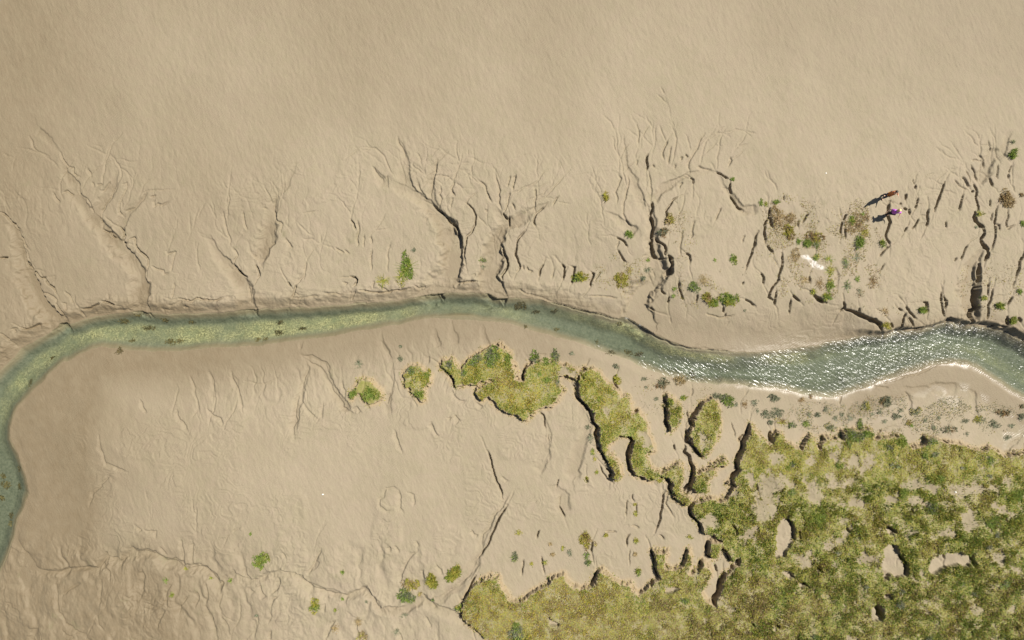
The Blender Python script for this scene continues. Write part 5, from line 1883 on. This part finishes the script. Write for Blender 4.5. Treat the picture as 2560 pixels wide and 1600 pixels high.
def skin_mesh(name, nodes, edges, mat, parent, sub=2, smooth=True):
    """nodes: list of (x, y, z, rx[, ry]); grown with a Skin modifier"""
    me = bpy.data.meshes.new(name)
    me.from_pydata([q[:3] for q in nodes], edges, [])
    ob = bpy.data.objects.new(name, me)
    C.objects.link(ob)
    ob.parent = parent
    md = ob.modifiers.new('skin', 'SKIN')
    md.use_smooth_shade = smooth
    md.branch_smoothing = .3
    adj = {i: set() for i in range(len(nodes))}
    for a, c in edges:
        adj[a].add(c)
        adj[c].add(a)
    seen = set()
    roots = []
    for i in range(len(nodes)):
        if i in seen:
            continue
        roots.append(i)
        st = [i]
        while st:
            k = st.pop()
            if k in seen:
                continue
            seen.add(k)
            st += list(adj[k])
    sv = me.skin_vertices[0].data
    for i, q in enumerate(nodes):
        sv[i].radius = (q[3], q[4] if len(q) > 4 else q[3])
        sv[i].use_root = i in roots
    s2 = ob.modifiers.new('sub', 'SUBSURF')
    s2.levels = s2.render_levels = sub
    me.materials.append(mat)
    return ob


def hand(nodes, edges, wrist, d, side, up):
    """palm and five curled fingers leaving the wrist node; d = direction of the fingers"""
    d, side, up = d.normalized(), side.normalized(), up.normalized()
    wv = Vector(nodes[wrist][:3])
    palm = wv + d * .055
    nodes.append((*palm, .036, .018))
    pi = len(nodes) - 1
    edges.append((wrist, pi))
    for k, (off, ln, r_) in enumerate(((-.030, .070, .0085), (-.010, .080, .009), (.011, .075, .0088), (.031, .058, .0078))):
        b0 = palm + d * .035 + side * off
        i0 = len(nodes)
        nodes.append((*b0, r_ * 1.15, r_ * 1.15))
        nodes.append((*(b0 + d * ln * .5 - up * .006), r_, r_))
        nodes.append((*(b0 + d * ln - up * .024), r_ * .75, r_ * .75))
        edges += [(i0, i0 + 1), (i0 + 1, i0 + 2)]
    t0 = palm - side * .034 - d * .02
    i0 = len(nodes)
    nodes.append((*t0, .011, .011))
    nodes.append((*(t0 - side * .022 + d * .028), .010, .010))
    nodes.append((*(t0 - side * .026 + d * .055), .008, .008))
    edges += [(i0, i0 + 1), (i0 + 1, i0 + 2)]


def blob(name, centre, rad, mat, parent, fn=None, sub=3):
    bm = bmesh.new()
    bmesh.ops.create_icosphere(bm, subdivisions=sub, radius=1)
    for v_ in bm.verts:
        c = v_.co.copy()
        if fn:
            c = fn(c)
        v_.co = Vector((c.x * rad[0], c.y * rad[1], c.z * rad[2])) + Vector(centre)
    me = bpy.data.meshes.new(name)
    bm.to_mesh(me)
    bm.free()
    for f in me.polygons:
        f.use_smooth = True
    me.materials.append(mat)
    ob = bpy.data.objects.new(name, me)
    C.objects.link(ob)
    ob.parent = parent
    return ob


m_skin = plain('skin', (1.0, .62, .42), .55)
m_eye = plain('eye', (.05, .03, .02), .3)
m_lip = plain('lip', (.42, .16, .13), .5)


def head(root, z0, hair_mat, long_hair):
    """head on the neck, looking along +y"""
    zc = z0 + .115

    def shape(c):
        c = c.copy()
        if c.z < 0:
            c.x *= 1 - .28 * (-c.z) ** 1.3
            c.y = c.y * (1 - .12 * -c.z) + .06 * -c.z
        return c
    hd = blob('head', (0, .012, zc), (.076, .096, .118), m_skin, root, shape)
    blob('nose', (0, .112, zc - .012), (.013, .018, .022), m_skin, hd, sub=2)
    for s_ in (-1, 1):
        blob('eye', (s_ * .031, .094, zc + .012), (.012, .008, .007), m_eye, hd, sub=2)
        blob('ear', (s_ * .077, .0, zc - .005), (.010, .020, .030), m_skin, hd, sub=2)
    blob('mouth', (0, .098, zc - .052), (.022, .007, .007), m_lip, hd, sub=2)

    def hs(c):
        c = c.copy()
        if c.y > .25 and c.z < .45:
            c.y = .25 + (c.y - .25) * .2
        r_ = 1 + .05 * math.sin(c.x * 17 + c.z * 5) * math.cos(c.y * 13)
        return c * r_
    if long_hair:
        hr = blob('hair', (0, -.012, zc + .020), (.091, .104, .116), hair_mat, root, hs)
        blob('ponytail', (0, -.11, zc - .10), (.055, .040, .135), hair_mat, hr, sub=2)
    else:
        blob('hair', (0, -.010, zc + .028), (.086, .100, .104), hair_mat, root, hs)
    return hd


def walker(x, y, rotz, label, height, mats, arms, stride, long_hair, sleeve, name='person'):
    X, Y = W2(x, y)
    Zg = float(hsample(H, X, Y))
    root = bpy.data.objects.new(name, None)
    C.objects.link(root)
    root.location = (X, Y, Zg - .006)
    root.rotation_euler = (0, 0, rotz)
    k = height / 1.72
    root.scale = (k, k, k)
    tag(root, label, 'person', 'two people walking on the mudflat')
    m_top, m_leg, m_shoe, m_hair, m_hem = mats
    # body skeleton
    nodes = [(0, 0, .95, .145, .105), (0, .0, 1.12, .125, .095), (0, .0, 1.30, .155, .105), (0, -.005, 1.43, .120, .085),
             (0, .0, 1.50, .052, .052), (0, .005, 1.56, .052, .052)]
    edges = [(0, 1), (1, 2), (2, 3), (3, 4), (4, 5)]
    legs = []
    for s_ in (-1, 1):
        st = stride * s_
        hip = (s_ * .085, 0, .88, .088, .088)
        knee = (s_ * .095, .10 * st + .03, .49, .060, .060)
        ank = (s_ * .10, .24 * st - .02, .085, .040, .040)
        toe = (s_ * .11, .24 * st + .12, .045, .034, .030)
        i = len(nodes)
        nodes += [hip, knee, ank, toe]
        edges += [(0, i), (i, i + 1), (i + 1, i + 2), (i + 2, i + 3)]
        legs.append((hip, knee, ank, toe))
    armp = []
    for s_, (el, wr) in zip((-1, 1), arms):
        i = len(nodes)
        shl = (s_ * .185, -.005, 1.405, .058, .058)
        nodes += [shl, (*el, .043, .043), (*wr, .030, .026)]
        edges += [(3, i), (i, i + 1), (i + 1, i + 2)]
        d = Vector(wr) - Vector(el)
        sd_ = d.cross(Vector((s_, 0, 0)))
        if sd_.length < .05:
            sd_ = d.cross(Vector((0, 1, 0)))
        up = sd_.cross(d)
        hand(nodes, edges, i + 2, d, sd_, up)
        armp.append((shl, el, wr))
    skin_mesh('body', nodes, edges, m_skin, root)
    # shirt with sleeves
    g_ = 1.12 if sleeve > 1 else 1.0
    tn = [(0, 0, .90, .18 * g_, .145 * g_), (0, 0, 1.02, .178 * g_, .142 * g_), (0, 0, 1.16, .172 * g_, .135 * g_), (0, 0, 1.32, .195 * g_, .14 * g_), (0, -.005, 1.43, .155 * g_, .11 * g_), (0, 0, 1.485, .068, .066)]
    te = [(0, 1), (1, 2), (2, 3), (3, 4), (4, 5)]
    for shl, el, wr in armp:
        i = len(tn)
        el_, wr_, sh_ = Vector(el), Vector(wr), Vector(shl[:3])
        tn.append((*sh_, .076, .076))
        te.append((4, i))
        if sleeve > 1:
            tn.append((*el_, .058, .058))
            tn.append((*(el_ + (wr_ - el_) * (sleeve - 1)), .046, .046))
            te += [(i, i + 1), (i + 1, i + 2)]
        else:
            tn.append((*(sh_ + (el_ - sh_) * sleeve), .064, .064))
            te.append((i, i + 1))
    top = skin_mesh('jacket' if sleeve > 1 else 'shirt', tn, te, m_top, root)
    if m_hem:
        hm = skin_mesh('hem_band', [(0, 0, .84, .212, .172), (0, 0, .90, .214, .176), (0, 0, .97, .208, .170)], [(0, 1), (1, 2)], m_hem, root)
    ln_ = [(0, 0, .96, .155, .118)]
    le = []
    for hip, knee, ank, toe in legs:
        i = len(ln_)
        ln_ += [(hip[0], hip[1], hip[2], .104, .104), (knee[0], knee[1], knee[2], .078, .078), (ank[0], ank[1], ank[2] + .04, .060, .060)]
        le += [(0, i), (i, i + 1), (i + 1, i + 2)]
    skin_mesh('trousers', ln_, le, m_leg, root)
    for hip, knee, ank, toe in legs:
        a_, t2 = Vector(ank[:3]), Vector(toe[:3])
        skin_mesh('shoe', [(*(a_ + Vector((0, -.03, -.035))), .050, .045), (*((a_ + t2) / 2 + Vector((0, 0, -.012))), .052, .042), (*t2, .048, .034)], [(0, 1), (1, 2)], m_shoe, root)
    head(root, 1.53, m_hair, long_hair)
    return root


rust = plain('rust_jacket', (.62, .19, .055))
orange = plain('orange_band', (1.3, .62, .13))
navy = plain('navy_cloth', (.035, .04, .10))
black = plain('black_cloth', (.02, .02, .03))
purple = plain('purple_cloth', (.72, .18, .82))
brown_hair = plain('dark_hair', (.045, .035, .025), .5)
blond = plain('blond_hair', (1.2, .85, .42), .5)
shoe1 = plain('grey_shoe', (.10, .10, .11))
shoe2 = plain('dark_shoe', (.03, .03, .035))

walker(2206, 492, math.radians(205), 'dark haired person in a rust brown jacket and navy trousers with one arm raised',
       1.86, (rust, navy, shoe1, brown_hair, orange),
       [((-.27, .10, 1.20), (-.20, .27, 1.30)), ((.27, .02, 1.62), (.22, .05, 1.88))], .4, False, 1.75)
walker(2216, 536, math.radians(160), 'blond person in a purple top and black trousers with bare arms held out',
       1.78, (purple, black, shoe2, blond, None),
       [((-.36, -.06, 1.17), (-.40, .14, 1.02)), ((.36, -.06, 1.17), (.44, .12, 1.00))], .3, True, .75)
